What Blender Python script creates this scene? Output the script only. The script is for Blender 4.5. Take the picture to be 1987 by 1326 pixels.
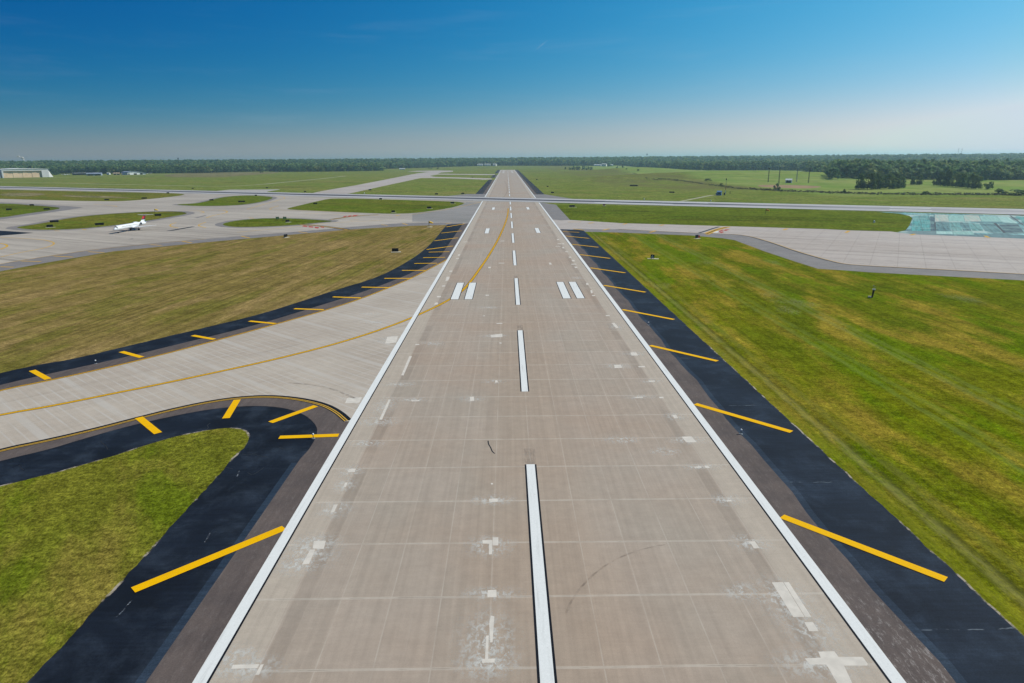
import bpy, bmesh, math, random
import numpy as np
from mathutils import Vector, Matrix, geometry

scene = bpy.context.scene
for o in list(bpy.data.objects):
    bpy.data.objects.remove(o)

# ------------------------------------------------------------------ camera
# 24 mm lens, 32.5 m above the runway, a little left of its centre line
PW, PH, FOC, CX, CY = 1987.0, 1326.0, 1323.0, 993.5, 663.0
VPX, VPY, TILT, CAMH, CAMX = 983.6, 310.4, -0.0075, 32.47, -2.3
_f = Vector(((VPX - CX) / FOC, -(VPY - CY) / FOC, -1.0)).normalized()
_u = Vector((1.0, -TILT, 0.0)).cross(_f).normalized()
_r = _f.cross(_u)
CAMROT = Matrix((_r, _f, _u))
CAMPOS = Vector((CAMX, 0.0, CAMH))
cam_data = bpy.data.cameras.new('camera')
cam = bpy.data.objects.new('camera', cam_data)
scene.collection.objects.link(cam)
cam_data.sensor_width = 36.0
cam_data.lens = FOC / PW * 36.0
cam_data.clip_start = 0.5
cam_data.clip_end = 60000.0
cam.matrix_world = Matrix.Translation(CAMPOS) @ CAMROT.to_4x4()
scene.camera = cam

# ------------------------------------------------------------------ sky, sun, exposure
SUN_EL = math.radians(46.0)
SUN_AZ = math.radians(68.0)          # clockwise from the runway direction (+Y)
SUN_DIR = Vector((math.sin(SUN_AZ) * math.cos(SUN_EL), math.cos(SUN_AZ) * math.cos(SUN_EL), math.sin(SUN_EL)))
world = bpy.data.worlds.new('World')
scene.world = world
world.use_nodes = True
wt = world.node_tree
for n in list(wt.nodes):
    wt.nodes.remove(n)
sky = wt.nodes.new('ShaderNodeTexSky')
sky.sky_type = 'NISHITA'
sky.sun_disc = False
sky.sun_elevation = SUN_EL
sky.sun_rotation = SUN_AZ
sky.altitude = 200.0
sky.air_density = 1.0
sky.dust_density = 0.6
sky.ozone_density = 4.0
SKY_K = 0.085
# clear dry air over a pale dusty horizon, deepest away from the sun: the sky model is toned
# by exp(a + b*exp(-8z) + c*exp(-30z) + d*t + e*t*exp(-8z)), z = height of the direction, t = its cosine to the sun
TONE = ((-6.2, 8.15, -2.3, 6.45, -6.25), (-1.145, 0.745, 0.345, 1.682, -0.895), (-0.262, -0.165, 0.647, 0.582, 0.21))
sepn = wt.nodes.new('ShaderNodeSeparateColor')
comb = wt.nodes.new('ShaderNodeCombineColor')
wt.links.new(sky.outputs[0], sepn.inputs[0])
tc = wt.nodes.new('ShaderNodeTexCoord')
sx = wt.nodes.new('ShaderNodeSeparateXYZ')
wt.links.new(tc.outputs['Generated'], sx.inputs[0])


def wmath(op, a, b=0.0):
    n = wt.nodes.new('ShaderNodeMath')
    n.operation = op
    for i, v in enumerate((a, b)):
        if isinstance(v, (int, float)):
            n.inputs[i].default_value = v
        else:
            wt.links.new(v, n.inputs[i])
    return n.outputs[0]


dotn = wt.nodes.new('ShaderNodeVectorMath')
dotn.operation = 'DOT_PRODUCT'
wt.links.new(tc.outputs['Generated'], dotn.inputs[0])
dotn.inputs[1].default_value = tuple(SUN_DIR)
zz = wmath('MAXIMUM', sx.outputs[2], 0.0)
h1 = wmath('EXPONENT', wmath('MULTIPLY', zz, -8.0))
h2 = wmath('EXPONENT', wmath('MULTIPLY', zz, -30.0))
tt = wmath('MINIMUM', dotn.outputs['Value'], 0.78)
for i, (a, b_, c, d, e) in enumerate(TONE):
    ex = wmath('ADD', wmath('ADD', wmath('MULTIPLY', h1, b_), wmath('MULTIPLY', h2, c)), wmath('ADD', wmath('MULTIPLY', tt, d), wmath('MULTIPLY', wmath('MULTIPLY', tt, h1), e)))
    k = wmath('EXPONENT', wmath('ADD', ex, float(a)))
    v = wmath('MINIMUM', wmath('MULTIPLY', wmath('MULTIPLY', sepn.outputs[i], SKY_K), k), (0.62, 0.72, 0.80)[i])
    wt.links.new(wmath('DIVIDE', v, SKY_K), comb.inputs[i])
bgn = wt.nodes.new('ShaderNodeBackground')
bgn.inputs['Strength'].default_value = SKY_K
wout = wt.nodes.new('ShaderNodeOutputWorld')
wt.links.new(bgn.outputs[0], wout.inputs['Surface'])
# faint torn cirrus
cmap = wt.nodes.new('ShaderNodeMapping')
cmap.inputs['Rotation'].default_value = (0.10, 0.05, 0.3)
cmap.inputs['Scale'].default_value = (1.6, 1.6, 17.0)
wt.links.new(tc.outputs['Generated'], cmap.inputs['Vector'])
cn = wt.nodes.new('ShaderNodeTexNoise')
cn.inputs['Scale'].default_value = 2.2
cn.inputs['Detail'].default_value = 9.0
cn.inputs['Roughness'].default_value = 0.62
cn.inputs['Distortion'].default_value = 0.4
wt.links.new(cmap.outputs[0], cn.inputs['Vector'])
cr = wt.nodes.new('ShaderNodeMapRange')
cr.interpolation_type = 'SMOOTHSTEP'
cr.inputs['From Min'].default_value = 0.50
cr.inputs['From Max'].default_value = 0.80
cr.inputs['To Max'].default_value = 0.07
wt.links.new(cn.outputs['Fac'], cr.inputs['Value'])
cmix = wt.nodes.new('ShaderNodeMix')
cmix.data_type = 'RGBA'
wt.links.new(cr.outputs['Result'], cmix.inputs[0])
wt.links.new(comb.outputs[0], cmix.inputs[6])
cmix.inputs[7].default_value = (0.50 / SKY_K, 0.58 / SKY_K, 0.66 / SKY_K, 1.0)
wt.links.new(cmix.outputs[2], bgn.inputs['Color'])
wt.links.new(bgn.outputs[0], wout.inputs['Surface'])

sun_data = bpy.data.lights.new('sun', 'SUN')
sun_data.energy = 4.65
sun_data.angle = math.radians(0.53)
sun_data.color = (1.0, 0.935, 0.82)
sun = bpy.data.objects.new('sun', sun_data)
scene.collection.objects.link(sun)
sun.rotation_mode = 'QUATERNION'
sun.rotation_quaternion = SUN_DIR.to_track_quat('Z', 'Y')
sun.location = (300, 200, 400)

scene.view_settings.view_transform = 'Standard'
scene.view_settings.look = 'None'
scene.view_settings.exposure = 0.0
scene.view_settings.gamma = 1.0
scene.cycles.use_denoising = True
scene.cycles.max_bounces = 6
scene.cycles.diffuse_bounces = 2
scene.cycles.transparent_max_bounces = 12
scene.cycles.volume_bounces = 1

# ------------------------------------------------------------------ helpers
COL = scene.collection
rng = random.Random(7)


def lin(r, g, b, k=1.0):
    """display colour 0..255 to a base colour, k = how brightly the place is lit"""
    out = []
    for c in (r, g, b):
        c /= 255.0
        c = c / 12.92 if c <= 0.04045 else ((c + 0.055) / 1.055) ** 2.4
        out.append(min(0.85, c / k))
    return (out[0], out[1], out[2], 1.0)


def sstep(a, b, x):
    t = min(1.0, max(0.0, (x - a) / (b - a)))
    return t * t * (3 - 2 * t)


MOUNDS = [(395.0, 1120.0, 190.0, 95.0, 12.0, -0.25), (690.0, 1040.0, 200.0, 90.0, 4.5, 0.0),
          (205.0, 1120.0, 120.0, 70.0, 5.0, 0.0), (330.0, 1800.0, 130.0, 90.0, 12.0, 0.0),
          (560.0, 900.0, 90.0, 50.0, 2.0, 0.0)]


def terrain(x, y):
    z = 0.0
    for mx, my, sx, sy, h, a in MOUNDS:
        dx, dy = x - mx, y - my
        u = dx * math.cos(a) + dy * math.sin(a)
        v = -dx * math.sin(a) + dy * math.cos(a)
        q = (u / sx) ** 2 + (v / sy) ** 2
        if q < 9:
            z += h * math.exp(-q)
    z *= sstep(70, 170, x)
    d = math.hypot(x, y)
    z += 22.0 * sstep(2700, 4300, d) + 26 * sstep(4300, 7000, d)
    return z


def ray(px, py):
    return CAMROT @ Vector(((px - CX) / FOC, -(py - CY) / FOC, -1.0))


def at(px, py):
    """the point of the ground that the survey mark (px, py) of the photograph lies on"""
    d = ray(px, py)
    z = 0.0
    p = CAMPOS
    for _ in range(12):
        k = (z - CAMH) / d.z
        p = CAMPOS + d * k
        if p.y < 500:
            break
        z = 0.5 * z + 0.5 * terrain(p.x, p.y)
    return Vector((p.x, p.y, z if p.y > 500 else 0.0))


def flat(px, py):
    d = ray(px, py)
    p = CAMPOS + d * (-CAMH / d.z)
    return (p.x, p.y)


def q(ox, oy, s, pts):
    return [(ox + x * s, oy + y * s) for x, y in pts]


S4 = 400.0 / 1987.0
S5 = 500.0 / 1985.0


def G(pts):
    return [flat(*p) for p in pts]


def chaikin(p, n=2, closed=False):
    p = [Vector(v[:2]) for v in p]
    for _ in range(n):
        o = []
        m = len(p)
        rngi = range(m) if closed else range(m - 1)
        if not closed:
            o.append(p[0])
        for i in rngi:
            a, b = p[i], p[(i + 1) % m]
            o += [a * 0.75 + b * 0.25, a * 0.25 + b * 0.75]
        if not closed:
            o.append(p[-1])
        p = o
    return [(v.x, v.y) for v in p]


def tag(o, label=None, cat=None, group=None, kind=None):
    if label:
        o['label'] = label
    if cat:
        o['category'] = cat
    if group:
        o['group'] = group
    if kind:
        o['kind'] = kind
    return o


def link(name, me, parent=None, loc=None):
    o = bpy.data.objects.new(name, me)
    COL.objects.link(o)
    if parent is not None:
        o.parent = parent
    if loc is not None:
        o.location = loc
    return o


def empty(name, loc=(0, 0, 0), rz=0.0):
    o = bpy.data.objects.new(name, None)
    COL.objects.link(o)
    o.location = loc
    o.rotation_euler = (0, 0, rz)
    return o


class MB:
    """collects faces; build() links them as one mesh object"""

    def __init__(self):
        self.v, self.f, self.m = [], [], []

    def face(self, pts, mi=0):
        n = len(self.v)
        self.v += [tuple(p) for p in pts]
        self.f.append(tuple(range(n, n + len(pts))))
        self.m.append(mi)

    def poly(self, pts, z, mi=0):
        """flat concave polygon facing up"""
        tri = geometry.tessellate_polygon([[Vector((x, y, 0)) for x, y in pts]])
        n = len(self.v)
        self.v += [(x, y, z) for x, y in pts]
        for a, b, c in tri:
            pa, pb, pc = pts[a], pts[b], pts[c]
            cr = (pb[0] - pa[0]) * (pc[1] - pa[1]) - (pb[1] - pa[1]) * (pc[0] - pa[0])
            self.f.append((n + a, n + b, n + c) if cr > 0 else (n + c, n + b, n + a))
            self.m.append(mi)

    def rect(self, x0, x1, y0, y1, z, mi=0):
        self.face([(x0, y0, z), (x1, y0, z), (x1, y1, z), (x0, y1, z)], mi)

    def ribbon(self, pts, w, z, mi=0, off=0.0):
        pts = [Vector(p[:2]) for p in pts]
        L, R = [], []
        for i, p in enumerate(pts):
            a, b = pts[max(0, i - 1)], pts[min(len(pts) - 1, i + 1)]
            t = (b - a).normalized()
            nr = Vector((-t.y, t.x))
            L.append(p + nr * (off + w / 2))
            R.append(p + nr * (off - w / 2))
        for i in range(len(pts) - 1):
            self.face([(R[i].x, R[i].y, z), (R[i + 1].x, R[i + 1].y, z), (L[i + 1].x, L[i + 1].y, z), (L[i].x, L[i].y, z)], mi)

    def box(self, x0, x1, y0, y1, z0, z1, mi=0, M=None):
        c = [Vector((x, y, z)) for z in (z0, z1) for y in (y0, y1) for x in (x0, x1)]
        if M is not None:
            c = [M @ p for p in c]
        n = len(self.v)
        self.v += [tuple(p) for p in c]
        for f in ((0, 2, 3, 1), (4, 5, 7, 6), (0, 1, 5, 4), (2, 6, 7, 3), (0, 4, 6, 2), (1, 3, 7, 5)):
            self.f.append(tuple(n + i for i in f))
            self.m.append(mi)

    def tube(self, a, b, r0, r1=None, n=8, mi=0, caps=True):
        r1 = r0 if r1 is None else r1
        a, b = Vector(a), Vector(b)
        t = (b - a).normalized()
        u = t.orthogonal().normalized()
        w = t.cross(u)
        k = len(self.v)
        for p, r in ((a, r0), (b, r1)):
            for i in range(n):
                an = 2 * math.pi * i / n
                self.v.append(tuple(p + u * (r * math.cos(an)) + w * (r * math.sin(an))))
        for i in range(n):
            j = (i + 1) % n
            self.f.append((k + i, k + j, k + n + j, k + n + i))
            self.m.append(mi)
        if caps:
            self.f.append(tuple(k + n - 1 - i for i in range(n)))
            self.f.append(tuple(k + n + i for i in range(n)))
            self.m += [mi, mi]

    def loft(self, rings, mi=0, cap=True):
        k = len(self.v)
        n = len(rings[0])
        for r in rings:
            self.v += [tuple(p) for p in r]
        for i in range(len(rings) - 1):
            for j in range(n):
                j2 = (j + 1) % n
                self.f.append((k + i * n + j, k + i * n + j2, k + (i + 1) * n + j2, k + (i + 1) * n + j))
                self.m.append(mi)
        if cap:
            self.f.append(tuple(k + n - 1 - j for j in range(n)))
            self.f.append(tuple(k + (len(rings) - 1) * n + j for j in range(n)))
            self.m += [mi, mi]

    def mesh(self, name, mats, smooth=False):
        me = bpy.data.meshes.new(name)
        me.from_pydata(self.v, [], self.f)
        for m in (mats if isinstance(mats, (list, tuple)) else [mats]):
            me.materials.append(m)
        me.polygons.foreach_set('material_index', self.m)
        if smooth:
            me.polygons.foreach_set('use_smooth', [True] * len(self.f))
        me.update()
        return me

    def build(self, name, mats, parent=None, loc=None, smooth=False):
        return link(name, self.mesh(name, mats, smooth), parent, loc)


# ------------------------------------------------------------------ materials
class NT:
    def __init__(self, name, rough=0.85, spec=0.25):
        self.mat = bpy.data.materials.new(name)
        self.mat.use_nodes = True
        self.t = self.mat.node_tree
        self.b = self.t.nodes['Principled BSDF']
        self.b.inputs['Roughness'].default_value = rough
        self.b.inputs['Specular IOR Level'].default_value = spec
        self._pos = None

    def lk(self, v, sock):
        if hasattr(v, 'is_output') or isinstance(v, bpy.types.NodeSocket):
            self.t.links.new(v, sock)
        else:
            sock.default_value = v

    def pos(self):
        if self._pos is None:
            self._pos = self.t.nodes.new('ShaderNodeNewGeometry').outputs['Position']
        return self._pos

    def objco(self):
        return self.t.nodes.new('ShaderNodeTexCoord').outputs['Object']

    def mapping(self, v, scale=(1, 1, 1), rot=(0, 0, 0), loc=(0, 0, 0)):
        n = self.t.nodes.new('ShaderNodeMapping')
        self.t.links.new(v, n.inputs['Vector'])
        n.inputs['Scale'].default_value = scale
        n.inputs['Rotation'].default_value = rot
        n.inputs['Location'].default_value = loc
        return n.outputs[0]

    def sep(self, v):
        n = self.t.nodes.new('ShaderNodeSeparateXYZ')
        self.t.links.new(v, n.inputs[0])
        return n.outputs

    def math(self, op, a, b=0.0, c=None, clamp=False):
        n = self.t.nodes.new('ShaderNodeMath')
        n.operation = op
        n.use_clamp = clamp
        self.lk(a, n.inputs[0])
        self.lk(b, n.inputs[1])
        if c is not None:
            self.lk(c, n.inputs[2])
        return n.outputs[0]

    def noise(self, v, scale=1.0, detail=3.0, rough=0.55, dist=0.0):
        n = self.t.nodes.new('ShaderNodeTexNoise')
        self.t.links.new(v, n.inputs['Vector'])
        n.inputs['Scale'].default_value = scale
        n.inputs['Detail'].default_value = detail
        n.inputs['Roughness'].default_value = rough
        n.inputs['Distortion'].default_value = dist
        return n.outputs['Fac']

    def ramp(self, f, a, b, lo=0.0, hi=1.0):
        """smooth 0..1 between a and b, then to lo..hi"""
        n = self.t.nodes.new('ShaderNodeMapRange')
        n.interpolation_type = 'SMOOTHSTEP'
        self.lk(f, n.inputs['Value'])
        n.inputs['From Min'].default_value = a
        n.inputs['From Max'].default_value = b
        n.inputs['To Min'].default_value = lo
        n.inputs['To Max'].default_value = hi
        return n.outputs['Result']

    def mix(self, f, a, b, mode='MIX'):
        n = self.t.nodes.new('ShaderNodeMix')
        n.data_type = 'RGBA'
        n.blend_type = mode
        self.lk(f, n.inputs[0])
        self.lk(a, n.inputs[6])
        self.lk(b, n.inputs[7])
        return n.outputs[2]

    def scale(self, col, f):
        """multiply a colour by a grey factor"""
        n = self.t.nodes.new('ShaderNodeVectorMath')
        n.operation = 'SCALE'
        self.lk(col[:3] if isinstance(col, tuple) else col, n.inputs[0])
        self.lk(f, n.inputs['Scale'])
        return n.outputs[0]

    def band(self, v, c, half, soft):
        """1 within half of c"""
        d = self.math('ABSOLUTE', self.math('SUBTRACT', v, c))
        return self.ramp(d, half, half + soft, 1.0, 0.0)

    def lines(self, v, period, half, soft, shift=0.0):
        """thin lines every period"""
        p = self.math('PINGPONG', self.math('ADD', v, shift), period / 2.0)
        return self.ramp(p, half, half + soft, 1.0, 0.0)

    def color(self, c):
        self.lk(c, self.b.inputs['Base Color'])

    def bump(self, h, strength=0.3, dist=0.05):
        n = self.t.nodes.new('ShaderNodeBump')
        n.inputs['Strength'].default_value = strength
        n.inputs['Distance'].default_value = dist
        self.lk(h, n.inputs['Height'])
        self.t.links.new(n.outputs[0], self.b.inputs['Normal'])

    def translucent(self, col, f):
        t = self.t.nodes.new('ShaderNodeBsdfTranslucent')
        self.lk(col, t.inputs['Color'])
        mx = self.t.nodes.new('ShaderNodeMixShader')
        mx.inputs[0].default_value = f
        self.t.links.new(self.b.outputs[0], mx.inputs[1])
        self.t.links.new(t.outputs[0], mx.inputs[2])
        self.t.links.new(mx.outputs[0], self.t.nodes['Material Output'].inputs['Surface'])

    def alpha(self, a):
        self.lk(a, self.b.inputs['Alpha'])


def plain(name, col, rough=0.7, spec=0.3, var=0.12, scale=2.0, metal=0.0):
    m = NT(name, rough, spec)
    f = m.noise(m.objco(), scale, 3)
    m.color(m.scale(col, m.ramp(f, 0.3, 0.7, 1 - var, 1 + var)))
    m.b.inputs['Metallic'].default_value = metal
    return m.mat


EB = 1.12   # how brightly sun and sky light a level surface


def P(r, g, b):
    return lin(r, g, b, EB)


# runway concrete: slabs 3.81 x 7.62 m, sealed joints, lighter outer lanes
def concrete_runway():
    m = NT('runway_concrete', 0.85, 0.25)
    p = m.pos()
    x, y, _ = m.sep(p)
    br = m.t.nodes.new('ShaderNodeTexBrick')
    br.offset = 0.0
    m.t.links.new(m.mapping(p, loc=(381.0, 762.0, 0)), br.inputs['Vector'])
    br.inputs['Scale'].default_value = 1.0
    br.inputs['Brick Width'].default_value = 3.81
    br.inputs['Row Height'].default_value = 7.62
    br.inputs['Mortar Size'].default_value = 0.0
    br.inputs['Color1'].default_value = P(168, 154, 141)
    br.inputs['Color2'].default_value = P(161, 149, 136)
    c = br.outputs['Color']
    big = m.noise(p, 0.035, 4)
    c = m.mix(m.ramp(big, 0.35, 0.7), c, P(165, 146, 130))
    # warmer worn middle, paler edges
    ax = m.math('ABSOLUTE', x)
    c = m.mix(m.math('MULTIPLY', m.ramp(ax, 8, 2), 0.45), c, P(162, 143, 125))
    wob = m.math('ADD', ax, m.math('MULTIPLY', m.noise(p, 0.6, 2), 0.25))
    edge = m.ramp(wob, 19.15, 19.35)
    c = m.mix(edge, c, P(176, 163, 149))
    dk = m.math('MULTIPLY', m.band(wob, 18.4, 0.55, 0.12), m.ramp(m.noise(m.mapping(p, (0.0, 1, 1)), 0.06, 2), 0.4, 0.52))
    c = m.scale(c, m.math('SUBTRACT', 1.0, m.math('MULTIPLY', dk, 0.13)))
    # long streaks along, fine grooves across
    st = m.noise(m.mapping(p, (2.2, 0.03, 1)), 1.0, 4, 0.6)
    c = m.scale(c, m.ramp(st, 0.25, 0.75, 0.93, 1.07))
    gr = m.noise(m.mapping(p, (0.35, 5.0, 1)), 1.0, 3, 0.6)
    c = m.scale(c, m.ramp(gr, 0.2, 0.8, 0.97, 1.03))
    mid = m.noise(p, 0.7, 5, 0.65)
    c = m.scale(c, m.ramp(mid, 0.25, 0.75, 0.94, 1.06))
    fin = m.noise(p, 14.0, 3, 0.7)
    c = m.scale(c, m.ramp(fin, 0.25, 0.75, 0.93, 1.07))
    # joints: pale sealant, broken along the way
    brk = m.ramp(m.noise(p, 0.22, 3), 0.30, 0.62, 0.25, 1.0)
    jx = m.math('MULTIPLY', m.lines(x, 3.81, 0.02, 0.05), m.math('MULTIPLY', brk, 0.75))
    jx2 = m.math('MULTIPLY', m.lines(x, 1.905, 0.02, 0.05), m.ramp(m.noise(m.mapping(p, (0.5, 0.08, 1)), 1.0, 2), 0.5, 0.75, 0.0, 0.35))
    yj = m.math('ADD', y, m.math('MULTIPLY', m.noise(p, 0.08, 1), 0.25))
    jy = m.math('MULTIPLY', m.lines(yj, 7.62, 0.09, 0.07, 0.1), m.ramp(m.noise(p, 0.35, 3), 0.25, 0.6, 0.45, 1.0))
    j = m.math('MAXIMUM', m.math('MAXIMUM', jx, jy), jx2)
    c = m.mix(m.math('MULTIPLY', j, 0.42), c, P(200, 190, 178))
    dj = m.math('MULTIPLY', m.lines(yj, 7.62, 0.012, 0.025, 0.1), m.ramp(m.noise(p, 0.5, 2), 0.5, 0.6))
    c = m.scale(c, m.math('SUBTRACT', 1.0, m.math('MULTIPLY', dj, 0.35)))
    # small white scuffs and dark specks
    sc = m.ramp(m.noise(m.mapping(p, (2.0, 1.1, 1)), 1.1, 6, 0.75), 0.69, 0.78)
    c = m.mix(m.math('MULTIPLY', sc, 0.35), c, P(205, 200, 192))
    m.color(c)
    m.bump(fin, 0.15, 0.01)
    return m.mat


def concrete_exit():
    """taxiway exit: paler concrete, joints along and across its own direction"""
    m = NT('exit_concrete', 0.85, 0.25)
    p = m.pos()
    r = m.mapping(p, rot=(0, 0, math.radians(42.0)))   # x across, y along
    x, y, _ = m.sep(r)
    n1 = m.noise(p, 0.05, 4)
    c = m.mix(m.ramp(n1, 0.35, 0.65), P(182, 170, 157), P(172, 159, 146))
    # panels of close grooves between pale bands
    pan = m.noise(m.mapping(r, (0.03, 0.05, 1)), 1.0, 2)
    st = m.noise(m.mapping(r, (4.0, 0.05, 1)), 1.0, 3, 0.6)
    c = m.scale(c, m.ramp(st, 0.25, 0.75, 0.94, 1.06))
    fine = m.noise(m.mapping(r, (0.1, 2.2, 1)), 1.0, 3)
    c = m.scale(c, m.ramp(fine, 0.25, 0.75, 0.955, 1.045))
    mid = m.noise(p, 0.6, 5, 0.65)
    c = m.scale(c, m.ramp(mid, 0.25, 0.75, 0.95, 1.05))
    fin = m.noise(p, 9.0, 3, 0.7)
    c = m.scale(c, m.ramp(fin, 0.25, 0.75, 0.95, 1.05))
    bk = m.ramp(m.noise(r, 0.15, 2), 0.35, 0.6, 0.3, 1.0)
    ja = m.math('MULTIPLY', m.lines(y, 1.53, 0.05, 0.10), m.math('MULTIPLY', bk, 0.70))
    jb = m.math('MULTIPLY', m.lines(x, 3.81, 0.04, 0.08), m.math('MULTIPLY', bk, 0.5))
    jc = m.math('MULTIPLY', m.lines(y, 9.15, 0.45, 0.2), m.ramp(m.noise(r, 0.07, 2), 0.35, 0.65, 0.2, 0.5))
    j = m.math('MAXIMUM', m.math('MAXIMUM', ja, jb), jc)
    c = m.mix(j, c, P(190, 184, 177))
    dk = m.ramp(m.noise(m.mapping(r, (0.5, 0.02, 1)), 1.0, 3), 0.58, 0.72)
    c = m.scale(c, m.math('SUBTRACT', 1.0, m.math('MULTIPLY', dk, 0.10)))
    m.color(c)
    m.bump(fin, 0.12, 0.01)
    return m.mat


def concrete_far(name, c0, c1, ang, dark=0.14):
    """worn concrete seen from afar, streaked along ang"""
    m = NT(name, 0.85, 0.25)
    p = m.pos()
    r = m.mapping(p, rot=(0, 0, ang))
    c = m.mix(m.ramp(m.noise(p, 0.012, 4), 0.35, 0.65), c0, c1)
    st = m.noise(m.mapping(r, (0.004, 0.16, 1)), 1.0, 4, 0.6)
    c = m.scale(c, m.ramp(st, 0.3, 0.7, 1 - dark, 1 + dark * 0.8))
    mid = m.noise(p, 0.25, 5, 0.65)
    c = m.scale(c, m.ramp(mid, 0.25, 0.75, 0.93, 1.07))
    x, y, _ = m.sep(r)
    j = m.math('MAXIMUM', m.lines(x, 7.62, 0.06, 0.1), m.lines(y, 7.62, 0.06, 0.1))
    c = m.scale(c, m.math('SUBTRACT', 1.0, m.math('MULTIPLY', j, 0.18)))
    tyre = m.ramp(m.noise(m.mapping(r, (0.012, 0.35, 1), rot=(0, 0, 0.12)), 1.0, 3), 0.57, 0.70)
    c = m.scale(c, m.math('SUBTRACT', 1.0, m.math('MULTIPLY', tyre, 0.30)))
    m.color(c)
    return m.mat


def asphalt(name, c0, c1, c2, seam=True, rough=0.8, spec=0.2):
    """sealed asphalt with streaks, mottling, pale rubbed spots"""
    m = NT(name, rough, spec)
    p = m.pos()
    c = m.mix(m.ramp(m.noise(p, 0.12, 5, 0.6), 0.3, 0.7), c0, c1)
    cl = m.ramp(m.noise(m.mapping(p, (0.24, 0.20, 1)), 1.0, 7, 0.66, 0.3), 0.44, 0.74)
    c = m.mix(m.math('MULTIPLY', cl, 0.42), c, c2)
    st = m.noise(m.mapping(p, (0.25, 3.5, 1)), 1.0, 3)
    c = m.scale(c, m.ramp(st, 0.25, 0.75, 0.82, 1.18))
    fin = m.noise(p, 9.0, 4, 0.75)
    c = m.scale(c, m.ramp(fin, 0.25, 0.75, 0.72, 1.28))
    if seam:
        x, y, _ = m.sep(p)
        wob = m.math('ADD', y, m.math('MULTIPLY', m.noise(p, 0.5, 3), 0.9))
        pl = m.math('MULTIPLY', m.lines(wob, 7.62 * 3, 0.02, 0.07, 4.0), m.ramp(m.noise(p, 0.8, 3), 0.45, 0.6))
        c = m.mix(m.math('MULTIPLY', pl, 0.6), c, P(120, 130, 140))
    m.color(c)
    m.bump(fin, 0.35, 0.012)
    return m.mat


def asphalt_brown():
    m = NT('old_asphalt', 0.9, 0.2)
    p = m.pos()
    c = m.mix(m.ramp(m.noise(p, 0.25, 5, 0.6), 0.3, 0.7), P(86, 77, 75), P(99, 88, 84))
    st = m.noise(m.mapping(p, (1.6, 0.08, 1)), 1.0, 4)
    c = m.scale(c, m.ramp(st, 0.25, 0.75, 0.88, 1.12))
    fin = m.noise(p, 11.0, 4, 0.75)
    c = m.scale(c, m.ramp(fin, 0.25, 0.75, 0.8, 1.2))
    x, y, _ = m.sep(p)
    near = m.math('MULTIPLY', m.ramp(y, 50, 38), m.ramp(x, 0, 20))
    sc = m.ramp(m.noise(m.mapping(p, (2.5, 0.8, 1)), 1.2, 6, 0.8), 0.5, 0.68)
    c = m.mix(m.math('MULTIPLY', sc, m.math('ADD', 0.12, m.math('MULTIPLY', near, 0.6))), c, P(165, 158, 155))
    m.color(c)
    m.bump(fin, 0.3, 0.01)
    return m.mat


def paint(name, col, wear, rough=0.7, streak=(3.0, 0.15), amt=0.35):
    m = NT(name, rough, 0.06)
    p = m.pos()
    st = m.noise(m.mapping(p, (streak[0], streak[1], 1)), 1.0, 4, 0.65)
    w = m.math('MULTIPLY', m.ramp(st, 0.52, 0.75), amt)
    c = m.mix(w, col, wear)
    chip = m.math('MULTIPLY', m.ramp(m.noise(p, 3.0, 5, 0.75), 0.60, 0.70), 0.45 * amt)
    c = m.mix(chip, c, P(120, 112, 104))
    fin = m.noise(p, 6.0, 4, 0.7)
    c = m.scale(c, m.ramp(fin, 0.25, 0.75, 0.94, 1.04))
    m.color(c)
    return m.mat


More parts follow.
